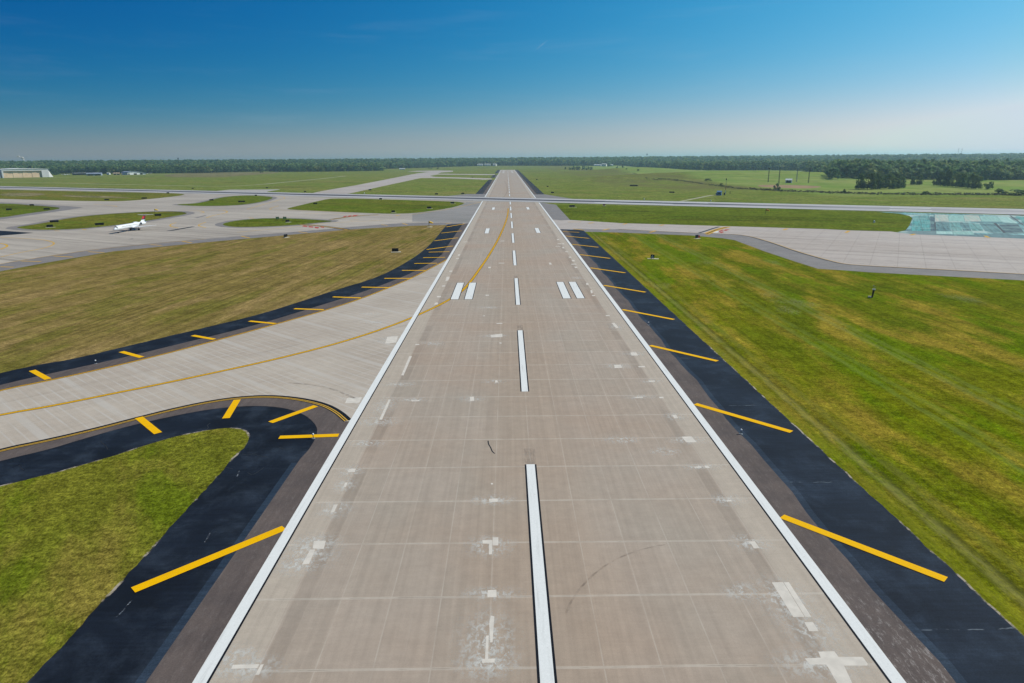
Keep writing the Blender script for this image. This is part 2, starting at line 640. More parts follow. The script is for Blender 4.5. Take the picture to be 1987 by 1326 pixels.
def grass(name, base, alt, dry, lush, patch=0.5, dryamt=0.5, ang=0.0, stripe=0.10, grain=1.0, band=None, weeds=0.0, rag=1.0, meadow=False):
    """mown grass: broad patches, mowing streaks along ang, tufts and blade grain"""
    m = NT(name, 1.0, 0.0)
    p = m.pos()
    r = m.mapping(p, rot=(0, 0, ang))
    c = m.mix(m.ramp(m.noise(p, 0.018, 5, 0.6), 0.35, 0.65), base, alt)
    if grain < 0.5:
        far = m.ramp(m.noise(m.mapping(r, (0.004, 0.011, 1), loc=(2, 9, 0)), 1.0, 6, 0.6), 0.50, 0.66)
        c = m.mix(m.math('MULTIPLY', far, dryamt * 1.2), c, dry)
        far2 = m.ramp(m.noise(m.mapping(r, (0.006, 0.016, 1), loc=(50, 3, 0)), 1.0, 5, 0.6), 0.54, 0.66)
        c = m.scale(c, m.math('SUBTRACT', 1.0, m.math('MULTIPLY', far2, 0.30)))
    d = m.ramp(m.noise(m.mapping(r, (0.028, 0.095, 1), loc=(13, 5, 0)), 1.0, 6, 0.62), 0.60 - patch * 0.16, 0.64)
    c = m.mix(m.math('MULTIPLY', d, dryamt), c, dry)
    l = m.ramp(m.noise(m.mapping(r, (0.024, 0.08, 1), loc=(91, 37, 0)), 1.0, 6, 0.62), 0.50, 0.60)
    c = m.mix(m.math('MULTIPLY', l, 0.75), c, lush)
    st = m.noise(m.mapping(r, (0.02, 0.9, 1)), 1.0, 4, 0.6)
    c = m.scale(c, m.ramp(st, 0.3, 0.7, 1 - stripe, 1 + stripe))
    clump = m.noise(p, 0.28 * grain, 4, 0.65)
    c = m.scale(c, m.ramp(clump, 0.3, 0.7, 0.78, 1.22))
    tuft = m.noise(p, 1.3 * grain, 5, 0.7)
    c = m.scale(c, m.ramp(tuft, 0.28, 0.72, 1 - 0.48 * rag, 1 + 0.48 * rag))
    fin = m.noise(m.mapping(p, (1.0, 0.6, 1)), 5.5 * grain, 3, 0.75)
    c = m.scale(c, m.ramp(fin, 0.28, 0.72, 1 - 0.52 * rag, 1 + 0.52 * rag))
    if weeds:
        w = m.math('MULTIPLY', m.ramp(m.noise(m.mapping(r, (0.03, 0.07, 1), loc=(3, 77, 0)), 1.0, 4, 0.6), 0.60, 0.72),
                   m.ramp(m.noise(p, 2.2, 3, 0.7), 0.48, 0.62))
        c = m.mix(m.math('MULTIPLY', w, weeds), c, P(150, 150, 125))
    if meadow:
        # paler hayfield beyond the ditch, browned rough ground this side of it
        x, y, _ = m.sep(p)
        xw = m.math('ADD', x, m.math('MULTIPLY', m.math('SUBTRACT', m.noise(p, 0.012, 3), 0.5), 40.0))
        hay = m.math('MULTIPLY', m.ramp(xw, 268, 305), m.ramp(y, 560, 660))
        tone = m.mix(m.ramp(m.noise(m.mapping(p, (0.012, 0.008, 1)), 1.0, 5, 0.6), 0.38, 0.62), P(116, 142, 66), P(140, 150, 84))
        tone = m.scale(tone, m.ramp(m.noise(m.mapping(p, (0.05, 0.02, 1)), 1.0, 4, 0.65), 0.3, 0.7, 0.82, 1.15))
        c = m.mix(m.math('MULTIPLY', hay, 0.8), c, tone)
        wild = m.math('MULTIPLY', m.math('MULTIPLY', m.ramp(xw, 105, 165), m.ramp(xw, 290, 262)), m.math('MULTIPLY', m.ramp(y, 690, 800), m.ramp(m.noise(m.mapping(p, (0.02, 0.007, 1)), 1.0, 5, 0.65), 0.40, 0.58)))
        c = m.mix(m.math('MULTIPLY', wild, 0.75), c, P(108, 104, 66))
    if band is not None:
        # dry verge worn by the mower beside the shoulder
        x, y, _ = m.sep(p)
        for bx, hw, col, am in band:
            wob = m.math('ADD', x, m.math('MULTIPLY', m.math('SUBTRACT', m.noise(p, 0.25, 4), 0.5), 1.1))
            k = m.math('MULTIPLY', m.band(wob, bx, hw, 0.5), m.ramp(m.noise(m.mapping(p, (3.0, 0.25, 1)), 1.0, 4, 0.65), 0.3, 0.6))
            c = m.mix(m.math('MULTIPLY', k, am), c, col)
    m.color(c)
    m.bump(m.math('ADD', tuft, m.math('MULTIPLY', fin, 0.5)), 0.9, 0.10 / grain)
    return m.mat

# ------------------------------------------------------------------ the ground
CR = math.radians(-29.5)                                   # direction of the crossing runway
M_GROUND = grass('ground_grass', P(104, 117, 48), P(116, 124, 60), P(132, 124, 72), P(96, 115, 44), patch=0.7, dryamt=0.55, ang=-CR, stripe=0.12, grain=0.35, meadow=True)
M_TAN = grass('tan_grass', P(129, 111, 66), P(118, 104, 56), P(143, 121, 78), P(106, 102, 44), patch=0.9, dryamt=0.8, ang=math.radians(-84), stripe=0.26, grain=0.8, rag=0.6)
M_NOSE = grass('nose_grass', P(110, 108, 36), P(99, 104, 30), P(134, 117, 56), P(88, 103, 18), patch=0.8, dryamt=0.65, ang=math.radians(60), stripe=0.07, grain=1.25)
M_RIGHT = grass('verge_grass', P(103, 107, 16), P(86, 97, 14), P(146, 125, 46), P(88, 110, 6), patch=1.0, dryamt=0.8, ang=math.radians(90), stripe=0.15, grain=1.0, rag=0.85, weeds=0.6,
                band=[(36.4, 0.4, P(132, 130, 76), 0.55), (37.15, 0.08, P(72, 74, 34), 0.6), (35.6, 0.08, P(78, 80, 24), 0.5), (34.3, 0.6, P(128, 128, 38), 0.5), (39.0, 0.35, P(120, 120, 56), 0.4),
                      (63.1, 0.4, P(126, 136, 76), 0.42), (65.1, 0.4, P(122, 132, 70), 0.35), (52.5, 0.35, P(116, 132, 64), 0.4), (54.6, 0.35, P(116, 132, 64), 0.3)])
M_ISLE = grass('island_grass', P(108, 106, 40), P(98, 103, 34), P(120, 109, 54), P(90, 104, 30), patch=0.6, dryamt=0.5, ang=-CR, stripe=0.14, grain=0.4)
M_ISLEG = grass('green_island_grass', P(92, 104, 28), P(96, 107, 32), P(106, 104, 40), P(84, 104, 22), patch=0.4, dryamt=0.5, ang=-CR, stripe=0.14, grain=0.4)

M_RWY = concrete_runway()
M_EXIT = concrete_exit()
M_CONC = concrete_far('taxiway_concrete', P(178, 168, 157), P(163, 153, 143), -CR, 0.13)
M_CONCL = concrete_far('pale_concrete', P(176, 170, 166), P(164, 158, 152), -CR, 0.12)
M_CONCR = concrete_far('apron_concrete', P(180, 170, 164), P(172, 160, 152), -CR, 0.08)
M_CGREY = concrete_far('grey_concrete', P(146, 141, 138), P(136, 132, 128), -CR, 0.10)
M_ASPH = asphalt('sealed_asphalt', P(20, 29, 42), P(28, 39, 54), P(58, 72, 90), spec=0.12)
M_ASPHN = asphalt('patched_asphalt', P(16, 22, 32), P(25, 33, 46), P(64, 75, 90), seam=False, spec=0.12)
M_SEAM = asphalt('seam_asphalt', P(34, 46, 62), P(42, 56, 72), P(66, 78, 94), seam=False, spec=0.12)
M_GREYA = asphalt('grey_asphalt', P(122, 117, 116), P(132, 126, 124), P(146, 141, 138), seam=False)
M_BROWN = asphalt_brown()
M_WHITE = paint('white_paint', P(224, 225, 224), P(190, 190, 188), amt=0.6)
M_YEL = paint('yellow_paint', P(240, 182, 0), P(222, 164, 8), streak=(0.5, 0.5), amt=0.5)
M_YELW = paint('worn_yellow_paint', P(206, 162, 62), P(176, 152, 96), streak=(0.7, 0.7), amt=0.7)
M_BLACK = paint('black_paint', P(24, 28, 36), P(52, 54, 58), amt=0.3)
M_RED = paint('red_paint', P(176, 70, 60), P(180, 120, 110), streak=(0.3, 0.3), amt=0.6)


def build_ground():
    n = 170
    us = np.linspace(-1, 1, n)
    xs = np.sign(us) * (np.abs(us) ** 2.6) * 11000 + us * 900
    ys = np.concatenate([np.linspace(-900, 0, 8)[:-1], np.linspace(0, 1, 170) ** 1.9 * 11000])
    V = [(x, y, terrain(x, y) if y > 650 else 0.0) for y in ys for x in xs]
    nx = len(xs)
    Fc = [(j * nx + i, j * nx + i + 1, (j + 1) * nx + i + 1, (j + 1) * nx + i) for j in range(len(ys) - 1) for i in range(nx - 1)]
    me = bpy.data.meshes.new('ground')
    me.from_pydata(V, [], Fc)
    me.polygons.foreach_set('use_smooth', [True] * len(Fc))
    me.materials.append(M_GROUND)
    tag(link('ground', me), kind='structure')


build_ground()


def sheet(name, pts, z, mat, parent=None, smooth=0, kind='structure'):
    if smooth:
        pts = chaikin(pts, smooth, True)
    b = MB()
    b.poly(pts, z)
    o = b.build(name, mat, parent)
    if parent is None:
        tag(o, kind=kind)
    return o


Z1, Z2, Z3, Z4, Z5, Z6 = 0.02, 0.04, 0.06, 0.08, 0.10, 0.12
HW, BW, SW = 22.86, 25.85, 33.5          # runway half width, old asphalt edge, shoulder edge

# --- the runway
RW0, RW1 = -70.0, 2338.0
b = MB()
b.rect(-HW, HW, RW0, 586.0 + HW, Z5)
b.rect(-HW, HW, 586.0 + HW, RW1, Z5)
runway = tag(b.build('runway', M_RWY), kind='structure')

# --- left exit: shoulder, pavement, edge and centre lines
exit_out = [(-260, 790), (0, 725), (75, 708), (151, 696), (252, 671), (378, 641), (500, 612), (576, 588), (652, 563), (730, 540), (780, 515), (820, 489), (845, 464), (858, 447), (866, 438)]
exit_blk = [(-260, 818), (0, 746.5), (214, 701), (378, 661), (500, 631), (600, 600), (690, 572), (760, 547), (815, 523), (848, 503), (868, 484)]
exit_edge = [(-260, 828), (0, 757), (100, 738), (270, 700), (420, 661), (540, 628), (640, 600), (700, 580), (760, 556), (800, 539), (838, 519), (866, 504)]
exit_low = [(-260, 953), (0, 877), (90, 859), (180, 838), (280, 812), (340, 797), (400, 784), (460, 775), (520, 772), (575, 777), (620, 787), (648, 801), (668, 819)]
nose_blk = [(-260, 972), (0, 895), (93, 874), (160, 853), (252, 827), (353, 804.5), (428, 792), (500, 788), (551, 792), (589, 804), (611, 822), (617, 837), (611, 855), (599, 874)]
nose_grass = [(-260, 1010), (0, 944), (100, 920), (180, 898), (250, 876), (330, 850), (400, 836), (440, 831), (470, 833), (482, 841), (484, 854), (472, 873)]

eo, eb, ee, el = [chaikin(G(p), 2) for p in (exit_out, exit_blk, exit_edge, exit_low)]
nb, ng = chaikin(G(nose_blk), 2), chaikin(G(nose_grass), 2)


def clipx(pts, xm):
    return [(min(x, xm), y) for x, y in pts]


rag = random.Random(3)


def rough(pts, step=0.5, amp=0.08, ymax=190.0):
    """a grass edge that creeps over the asphalt"""
    out = []
    w = 0.0
    for a, b in zip(pts[:-1], pts[1:]):
        a, b = Vector(a[:2]), Vector(b[:2])
        L = (b - a).length
        n = max(1, int(L / step)) if a.y < ymax and abs(a.x) < 140 else 1
        t = (b - a).normalized() if L > 0 else Vector((0, 1))
        nr = Vector((-t.y, t.x))
        for i in range(n):
            w = 0.7 * w + rag.uniform(-amp, amp)
            p = a + (b - a) * (i / n) + nr * (w if n > 1 else 0)
            out.append((p.x, p.y))
    out.append(tuple(pts[-1][:2]))
    return out


# black shoulder of the exit and of the runway beyond it
left_shoulder = tag(empty('shoulder', (0, 0, 0)), kind='structure')
b = MB()
b.poly(rough(eo) + [(-SW + 0.1, 360.0), (-HW, 366.0), (-HW, 120.0)] + list(reversed(ee)), Z2)
b.build('sealed_asphalt', M_ASPHN, left_shoulder)
b = MB()
b.poly(eb + [(-BW, 240.0), (-BW, 365.0), (-HW, 365.0), (-HW, 170.0)] + list(reversed(ee)), Z3)
b.build('old_asphalt', M_BROWN, left_shoulder)
# nose between exit and runway
nose = tag(empty('shoulder', (0, 0, 0)), kind='structure')
b = MB()
b.poly(el + [(-HW, el[-1][1]), (-HW, RW0), (-60.0, RW0), (-90, RW0), (-130.0, 20.0)], Z2)
b.build('sealed_asphalt', M_ASPHN, nose)
nose_end = [(-25.9, nb[-1][1] - 2.5), (-BW, RW0)]
b = MB()
b.poly(el + [(-HW, el[-1][1]), (-HW, RW0)] + list(reversed(nb + nose_end)), Z3)
b.build('old_asphalt', M_BROWN, nose)
b = MB()
b.ribbon([(-26.25, RW0), (-26.25, nb[-1][1] - 3.5)], 0.7, Z3 - 0.008)
b.build('seam', M_SEAM, nose)
nose_rim = rough(ng + [(-SW - 0.1, ng[-1][1] - 4.0), (-SW, ng[-1][1] - 9), (-SW, RW0)])
sheet('field', nose_rim + [(-90, RW0), (-130.0, 20.0)], Z3, M_NOSE)


def soil_material():
    m = NT('bare_soil', 0.95, 0.05)
    m.color(P(176, 164, 148))
    m.alpha(m.ramp(m.noise(m.pos(), 0.35, 4, 0.65), 0.48, 0.62, 0.0, 0.85))
    return m.mat


M_SOIL = soil_material()
b = MB()
b.ribbon(nose_rim, 0.26, Z3 + 0.003)
b.build('soil_lip', M_SOIL, nose)
# concrete of the exit
taxi_exit = sheet('taxiway', ee + [(-HW, ee[-1][1] + 1), (-HW, el[-1][1])] + list(reversed(el)), Z4, M_EXIT)

# lines on the exit
for nm, pts, w, off in (('edge_line', ee, 0.16, -0.10), ('edge_line', ee, 0.16, -0.42), ('edge_line', el, 0.16, 0.12), ('edge_line', el, 0.16, 0.44)):
    b = MB()
    b.ribbon(pts, w, Z4 + 0.008, off=off)
    b.build(nm, M_YELW if pts is el else M_YEL, taxi_exit)
for pts, off in ((ee, -0.26), (el, 0.28)):
    b = MB()
    b.ribbon(pts, 0.72, Z4 + 0.004, off=off)
    b.build('edge_line_border', M_BLACK, taxi_exit)
b = MB()
b.ribbon(el, 0.45, Z4 + 0.003, off=0.85)
b.build('joint_seal', M_BLACK, taxi_exit)
lead = [(-260, 863), (0, 806), (100, 789.5), (200, 769), (300, 749), (400, 728), (520, 702), (640, 672), (720, 647.5), (790, 622), (845, 597), (875, 581), (897, 566), (913, 548), (927, 528), (942, 507), (955, 486), (967, 465), (977, 443), (984, 424), (986, 412), (986, 405)]
ld = chaikin(G(lead), 2)
b = MB()
b.ribbon(ld, 0.86, Z5 + 0.003)
b.ribbon(ld, 0.24, Z5 + 0.006, 1, off=0.17)
b.ribbon(ld, 0.24, Z5 + 0.006, 1, off=-0.17)
b.build('lead_off_line', [M_BLACK, M_YEL], taxi_exit)


def bar(p0, p1, w=0.95, parent=None, z=Z4 + 0.012, mat=None):
    b = MB()
    b.ribbon([p0, p1], w, z)
    return b.build('shoulder_bar', mat or M_YEL, parent)


for a, c in (((62.5, 720), (93.5, 737)), ((235.5, 683.5), (275.5, 694.5)), ((374, 652), (416, 659.5)), ((484, 624), (534, 629)), ((571, 600), (628, 602)), ((646, 577), (700, 579)),
             ((702, 558), (757, 559)), ((746, 541), (800, 541)), ((780, 525.5), (826, 525.5)), ((804, 512), (848, 511.5)), ((821, 500.7), (864, 500)), ((832, 490), (872, 489)),
             ((828, 485), (879, 478)), ((843, 468), (888.5, 462)), ((856, 453), (895.6, 448.6)), ((866, 441), (901, 435))):
    bar(flat(*a), flat(*c), 0.95, left_shoulder)
for a, c in (((258.5, 1147), (552, 1026)), ((542, 850), (657, 846)), ((525, 821), (613, 789)), ((438.5, 813), (460.5, 777)), ((269.5, 811.5), (307, 842))):
    bar(flat(*a), flat(*c), 0.95, nose)

# --- right shoulder
right_shoulder = tag(empty('shoulder', (0, 0, 0)), kind='structure')
b = MB()
rim = rough([(SW + 0.3, RW0), (SW, 60), (SW, 190), (SW, 326)], 0.5, 0.06)
b.poly([(HW, RW0)] + rim + [(HW, 331)], Z2)
b.build('sealed_asphalt', M_ASPH, right_shoulder)
b = MB()
b.ribbon(rim[:400], 0.2, Z2 + 0.003)
b.build('soil_lip', M_SOIL, right_shoulder)
b = MB()
wob = [(BW + 0.18 * math.sin(y * 0.21) + 0.12 * math.sin(y * 0.53), float(y)) for y in range(-70, 327, 4)]
b.poly([(HW, RW0)] + wob + [(HW, 327)], Z3)
b.build('old_asphalt', M_BROWN, right_shoulder)
b = MB()
b.ribbon([(x + 0.35, y) for x, y in wob], 0.75, Z3 - 0.008)
b.build('seam', M_SEAM, right_shoulder)
for k in range(9):
    y = 57.0 + 30.35 * k
    bar((HW + 0.25, y + 0.2), (32.2, y - 9.9), 0.92, right_shoulder)
bar(flat(1092, 450), flat(1124, 451.5), 0.9, right_shoulder)

# --- shoulders beyond the crossing runway
for sgn in (-1, 1):
    far_sh = tag(empty('shoulder', (0, 0, 0)), kind='structure')
    segs = [(700.0, 2338.0)] if sgn > 0 else [(690.0, 1180.0), (1330, 1560), (1750, 2320)]
    if sgn > 0:
        segs = [(672.0, 2338.0)]
    bb, br = MB(), MB()
    for y0, y1 in segs:
        x0, x1 = sorted((sgn * HW, sgn * SW))
        bb.rect(x0, x1, y0, y1, Z2)
        x0, x1 = sorted((sgn * HW, sgn * (BW + 0.5)))
        br.rect(x0, x1, y0, y1, Z3)
    bb.build('sealed_asphalt', M_ASPH, far_sh)
    br.build('old_asphalt', M_BROWN, far_sh)
    for k in range(52):
        y = 700.0 + 30.4 * k
        if any(y0 + 12 < y < y1 for y0, y1 in segs):
            bar((sgn * (HW + 0.3), y), (sgn * 32.2, y - 9.8), 0.9, far_sh, mat=M_YELW)

# --- runway markings
def ghost_material():
    m = NT('ground_off_paint', 0.9, 0.1)
    m.color(P(128, 120, 114))
    m.alpha(m.ramp(m.noise(m.mapping(m.pos(), (3.0, 0.5, 1)), 1.0, 4, 0.7), 0.3, 0.7, 0.0, 0.28))
    return m.mat


M_GHOST = ghost_material()
E = 0.004
for s in (-1, 1):
    b = MB()
    for y0, y1 in ((RW0, 586.0 - s * 12.9 - 33), (586.0 - s * 12.9 + 33, RW1 - 8)):
        xs = sorted((s * (HW - 0.02), s * (HW - 0.93)))
        b.rect(xs[0], xs[1], y0, y1, Z5 + 2 * E)
        xs = sorted((s * (HW - 0.93), s * (HW - 1.10)))
        b.rect(xs[0], xs[1], y0, y1, Z5 + 2 * E, 1)
    b.build('edge_stripe', [M_WHITE, M_BLACK], runway)
for k in range(-2, 37):
    y0 = 93.3 + 60.96 * k
    y1 = y0 + 36.6
    if y1 > 560 and y0 < 612:
        if y0 < 560:
            y1 = 560
        else:
            continue
    if y1 > 2300 or y0 < -60:
        continue
    b = MB()
    b.rect(-0.46, 0.46, y0, y1, Z5 + 3 * E)
    b.rect(-0.64, 0.64, y0 + 0.02, y1 - 0.02, Z5 + 2 * E, 1)
    b.build('centreline_dash', [M_WHITE, M_BLACK], runway)
    if y1 < 200:
        b = MB()
        b.rect(-0.62, 0.62, y1 + 0.05, y1 + 4.2, Z5 + 0.002)
        b.build('ground_off_paint', M_GHOST, runway)
for y0, xs in ((161.3, ((10.97, 12.8), (14.3, 16.15))), (313.7, ((10.97, 12.8),)), (466.0, ((10.97, 12.8),))):
    for a0, a1 in xs:
        for s in (-1, 1):
            x0, x1 = sorted((s * a0, s * a1))
            b = MB()
            b.rect(x0, x1, y0, y0 + 22.86, Z5 + 3 * E)
            b.rect(x0 - 0.17, x1 + 0.17, y0 - 0.2, y0 + 23.06, Z5 + 2 * E, 1)
            b.build('touchdown_bar', [M_WHITE, M_BLACK], runway)
# threshold bars at the far end
for s in (-1, 1):
    for x in (4.0, 7.6, 11.2, 14.8, 18.4):
        b = MB()
        b.rect(s * x - 1.0, s * x + 1.0, 2235, 2281, Z5 + 2 * E)
        b.build('threshold_bar', M_WHITE, runway)
for y0 in (1800, 1950, 2090):
    for s in (-1, 1):
        b = MB()
        b.rect(s * 12 - 2.5, s * 12 + 2.5, y0, y0 + 40, Z5 + 2 * E)
        b.build('touchdown_bar', M_WHITE, runway)

# --- concrete repairs, pale against the old slabs
M_PATCH = plain('patch_concrete', P(208, 200, 190), 0.85, 0.25, 0.08, 1.2)
PATCHES = []
PATCHES += [q(1400, 1060, S4, p) for p in (
    [(483, 360), (592, 359), (800, 694), (690, 695)], [(598, 359), (648, 358), (865, 693), (806, 694)],
    [(795, 745), (880, 745), (935, 832), (845, 832)],
    [(930, 1030), (1085, 1025), (1125, 1080), (1360, 1080), (1410, 1150), (1400, 1165), (1180, 1165), (1290, 1400), (1150, 1400), (1010, 1155), (850, 1155), (800, 1095), (955, 1088)])]
S5b = 500.0 / 1985.0
PATCHES += [q(1200, 860, S5b, p) for p in (
    [(985, 767), (1050, 765), (1087, 818), (1042, 820), (1020, 780)], [(583, 188), (635, 187), (637, 196), (586, 197)], [(660, 182), (690, 181), (702, 198), (672, 199)],
    [(828, 445), (868, 445), (874, 457), (836, 458)])]
PATCHES += [q(1150, 540, S5b, p) for p in (
    [(685, 1228), (760, 1225), (800, 1270), (720, 1270)], [(615, 1062), (645, 1060), (658, 1084), (628, 1086)], [(165, 674), (215, 672), (225, 695), (170, 697)],
    [(425, 795), (475, 793), (482, 803), (432, 805)], [(290, 577), (335, 575), (350, 600), (300, 601)], [(145, 350), (168, 348), (200, 386), (180, 388)],
    [(325, 920), (385, 919), (388, 927), (330, 928)], [(510, 920), (542, 919), (548, 930), (516, 931)], [(350, 682), (400, 681), (405, 691), (356, 692)], [(100, 289), (130, 288), (133, 295), (105, 296)])]
PATCHES += [q(750, 1060, S4, p) for p in (
    [(1005, 680), (1040, 690), (1022, 940), (1000, 940), (990, 760)], [(960, 875), (985, 873), (980, 1098), (1045, 1097), (1042, 1135), (920, 1138), (925, 1100), (950, 1099)],
    [(975, 435), (1060, 432), (1062, 503), (972, 503)])]
PATCHES += [q(800, 860, S5b, p) for p in (
    [(620, 735), (663, 733), (663, 797), (618, 797)], [(540, 757), (617, 755), (614, 865), (590, 865), (592, 784), (543, 782)], [(590, 437), (655, 434), (662, 448), (655, 461), (595, 462)], [(606, 315), (622, 315), (622, 326), (606, 326)])]
PATCHES += [q(700, 540, S5b, p) for p in (
    [(840, 920), (870, 918), (875, 950), (842, 952)], [(1035, 792), (1053, 791), (1057, 808), (1036, 809)], [(1000, 442), (1090, 432), (1092, 458), (1005, 460)],
    [(374, 606), (394, 606), (330, 755), (312, 752)], [(215, 940), (232, 940), (165, 1095), (142, 1095)], [(585, 142), (617, 140), (619, 150), (588, 151)], [(572, 192), (593, 190), (595, 206), (566, 208)],
    [(625, 60), (648, 58), (650, 67), (627, 69)], [(662, 0), (685, 0), (672, 22), (652, 24)], [(420, 512), (450, 511), (452, 519), (422, 520)], [(390, 946), (450, 944), (452, 953), (392, 955)],
   
    [(1735, 42), (1752, 41), (1757, 54), (1738, 55)], [(1768, 96), (1782, 95), (1788, 118), (1774, 120)], [(1780, 134), (1802, 133), (1806, 140), (1784, 141)],
    [(960, 132), (985, 131), (988, 138), (962, 139)], [(1045, 350), (1090, 349), (1092, 355), (1047, 356)], [(1068, 500), (1084, 500), (1085, 508), (1069, 508)], [(940, 292), (956, 291), (957, 297), (941, 297)])]
PATCHES += [q(350, 860, S5b, p) for p in (
    [(1030, 762), (1122, 760), (1105, 825), (1020, 820)], [(1000, 830), (1040, 828), (992, 940), (937, 945)], [(1300, 207), (1352, 205), (1345, 230), (1290, 232)],
    [(1268, 312), (1288, 310), (1275, 345), (1255, 350)], [(1182, 482), (1213, 479), (1185, 540), (1156, 545)])]
PATCHES += [q(400, 1060, S4, p) for p in ([(260, 1157), (515, 1150), (495, 1188), (242, 1196)], [(528, 1155), (558, 1150), (512, 1253), (474, 1255)])]
for p in PATCHES:
    b = MB()
    b.poly(G(p), Z5 + 0.004)
    b.build('repair_patch', M_PATCH, runway)
for p in (q(700, 540, S5b, [(205, 455), (288, 450), (272, 500), (187, 508)]), q(400, 540, S5b, [(1085, 930), (1200, 922), (1180, 965), (1070, 968)])):
    b = MB()
    b.poly(G(p), Z4 + 0.005)
    b.build('repair_patch', M_PATCH, taxi_exit)


for i, (cx_, cy_) in enumerate(q(800, 280, S4, [(1405, 922), (1420, 962), (1455, 962), (1405, 988), (1455, 1000), (1488, 1038), (1520, 1092), (1552, 1126), (1556, 1160), (1578, 1190), (510, 945), (450, 1072), (436, 1106), (372, 1228), (342, 1292), (870, 936), (745, 1192), (860, 1150), (1330, 1155)])):
    w_, l_ = (0.9, 1.6, 0.8, 1.9, 0.7, 1.0, 0.8)[i % 7], (3.5, 1.6, 2.6, 1.2, 4.0, 1.8, 2.4)[i % 7]
    x, y = flat(cx_, cy_)
    b = MB()
    b.rect(x - w_ / 2, x + w_ / 2, y - l_ / 2, y + l_ / 2, Z5 + 0.0046 + 0.0001 * i)
    b.build('repair_patch', M_PATCH, runway)


# pale scuffs of cement dust around the repairs
def dust_material():
    m = NT('cement_dust', 0.9, 0.2)
    o = m.objco()
    x, y, _ = m.sep(o)
    r = m.math('SQRT', m.math('ADD', m.math('MULTIPLY', x, x), m.math('MULTIPLY', y, y)))
    p = m.pos()
    n = m.noise(m.mapping(p, (1.5, 1.0, 1)), 1.6, 6, 0.8, 0.5)
    a = m.math('MULTIPLY', m.ramp(r, 1.0, 0.1), m.ramp(n, 0.46, 0.58))
    m.color(P(222, 219, 213))
    m.alpha(m.math('MULTIPLY', a, 0.68))
    return m.mat


M_DUST = dust_material()
DISC = MB()
DISC.face([(math.cos(i * math.pi / 16), math.sin(i * math.pi / 16), 0) for i in range(32)])
disc_me = DISC.mesh('dust_patch', M_DUST)
for i, (px, py, rx, ry) in enumerate(((600, 1075, 3.0, 3.4), (618, 1052, 2.2, 1.0), (575, 1098, 1.8, 1.6), (648, 990, 2.0, 2.0), (682, 916, 1.6, 1.6), (668, 944, 1.4, 1.8), (950, 1062, 2.4, 2.0), (955, 1154, 2.6, 1.0), (945, 1250, 2.4, 4.2),
                        (948, 1290, 2.4, 1.4), (955, 972, 2.6, 1.2), (480, 1298, 2.8, 1.4), (460, 1280, 1.6, 1.6), (1520, 1165, 2.6, 3.2), (1435, 1150, 1.6, 1.4), (1575, 1225, 2.4, 2.0), (1590, 1290, 3.6, 1.8),
                        (1455, 1056, 2.0, 1.6), (1335, 856, 2.6, 1.4), (1205, 855, 2.6, 1.2), (735, 820, 3.2, 1.8), (745, 790, 1.8, 4.0), (712, 862, 2.6, 1.2), (800, 777, 3.0, 0.9), (915, 776, 2.0, 1.4),
                        (775, 747, 3.2, 1.2), (960, 653, 3.0, 1.6), (960, 742, 2.0, 1.2), (1200, 712, 2.6, 1.6), (1230, 688, 2.6, 1.6), (1195, 635, 2.0, 3.0), (1412, 972, 2.0, 1.4), (1290, 878, 2.0, 1.2), (1310, 810, 1.6, 1.6),
                        (1265, 741, 2.0, 1.0), (1360, 908, 2.6, 1.0), (1245, 772, 2.6, 0.9), (840, 668, 2.4, 1.6), (950, 598, 3.0, 1.6), (1120, 540, 2.0, 3.0))):
    x, y = flat(px, py)
    o = link('dust_patch', disc_me, runway, (x, y, Z5 + 0.0015 + 0.00003 * i))
    o.scale = (rx * 1.25, ry * 1.25, 1)
for i, (px, py, rx, ry) in enumerate(((758, 660, 3.0, 3.0), (720, 610, 3.0, 1.5), (725, 626, 3.4, 1.2), (690, 775, 2.0, 1.0))):
    x, y = flat(px, py)
    o = link('dust_patch', disc_me, taxi_exit, (x, y, Z4 + 0.0015 + 0.00003 * i))
    o.scale = (rx * 1.25, ry * 1.25, 1)

# dark crack sealant and a faint skid arc
M_TAR = plain('tar', P(30, 30, 32), 0.6, 0.3)


def skid_material():
    m = NT('dark_mark', 0.85, 0.2)
    m.color(P(96, 84, 76))
    m.alpha(m.ramp(m.noise(m.pos(), 0.9, 4), 0.3, 0.75, 0.0, 0.32))
    return m.mat


M_SKID = skid_material()
b = MB()
b.ribbon(chaikin(G([(947, 857), (948, 864), (952, 870), (955, 878), (960, 882)]), 2), 0.14, Z5 + 0.004)
b.build('tar_strip', M_TAR, runway)
b = MB()
b.ribbon(chaikin(G(q(800, 860, S5b, [(1185, 1320), (1230, 1210), (1340, 1070), (1480, 950), (1660, 860), (1850, 805), (1985, 785)])), 2), 0.18, Z5 + 0.005)
b.build('skid_mark', M_SKID, runway)
b = MB()
b.ribbon(chaikin(G([(560, 744), (610, 748), (650, 757), (690, 775)]), 2), 0.5, Z4 + 0.005)
b.build('skid_mark', M_SKID, taxi_exit)
# lead-off rubber on the far runway and dark joints
b = MB()
b.ribbon(chaikin(G(q(880, 300, 240.0 / 1987, [(800, 695), (862, 610), (865, 560), (850, 480), (815, 430)])), 2), 0.9, Z5 + 0.005)
b.build('skid_mark', M_SKID, runway)
b = MB()
b.ribbon(G(q(800, 280, S4, [(640, 610), (1240, 606)])), 1.3, Z5 + 0.005)
b.ribbon(G(q(800, 280, S4, [(620, 628), (1260, 626)])), 0.8, Z5 + 0.005)
b.ribbon(G(q(800, 280, S4, [(690, 479), (1150, 474)])), 1.3, Z5 + 0.005)
b.build('joint_seal', M_SKID, runway)
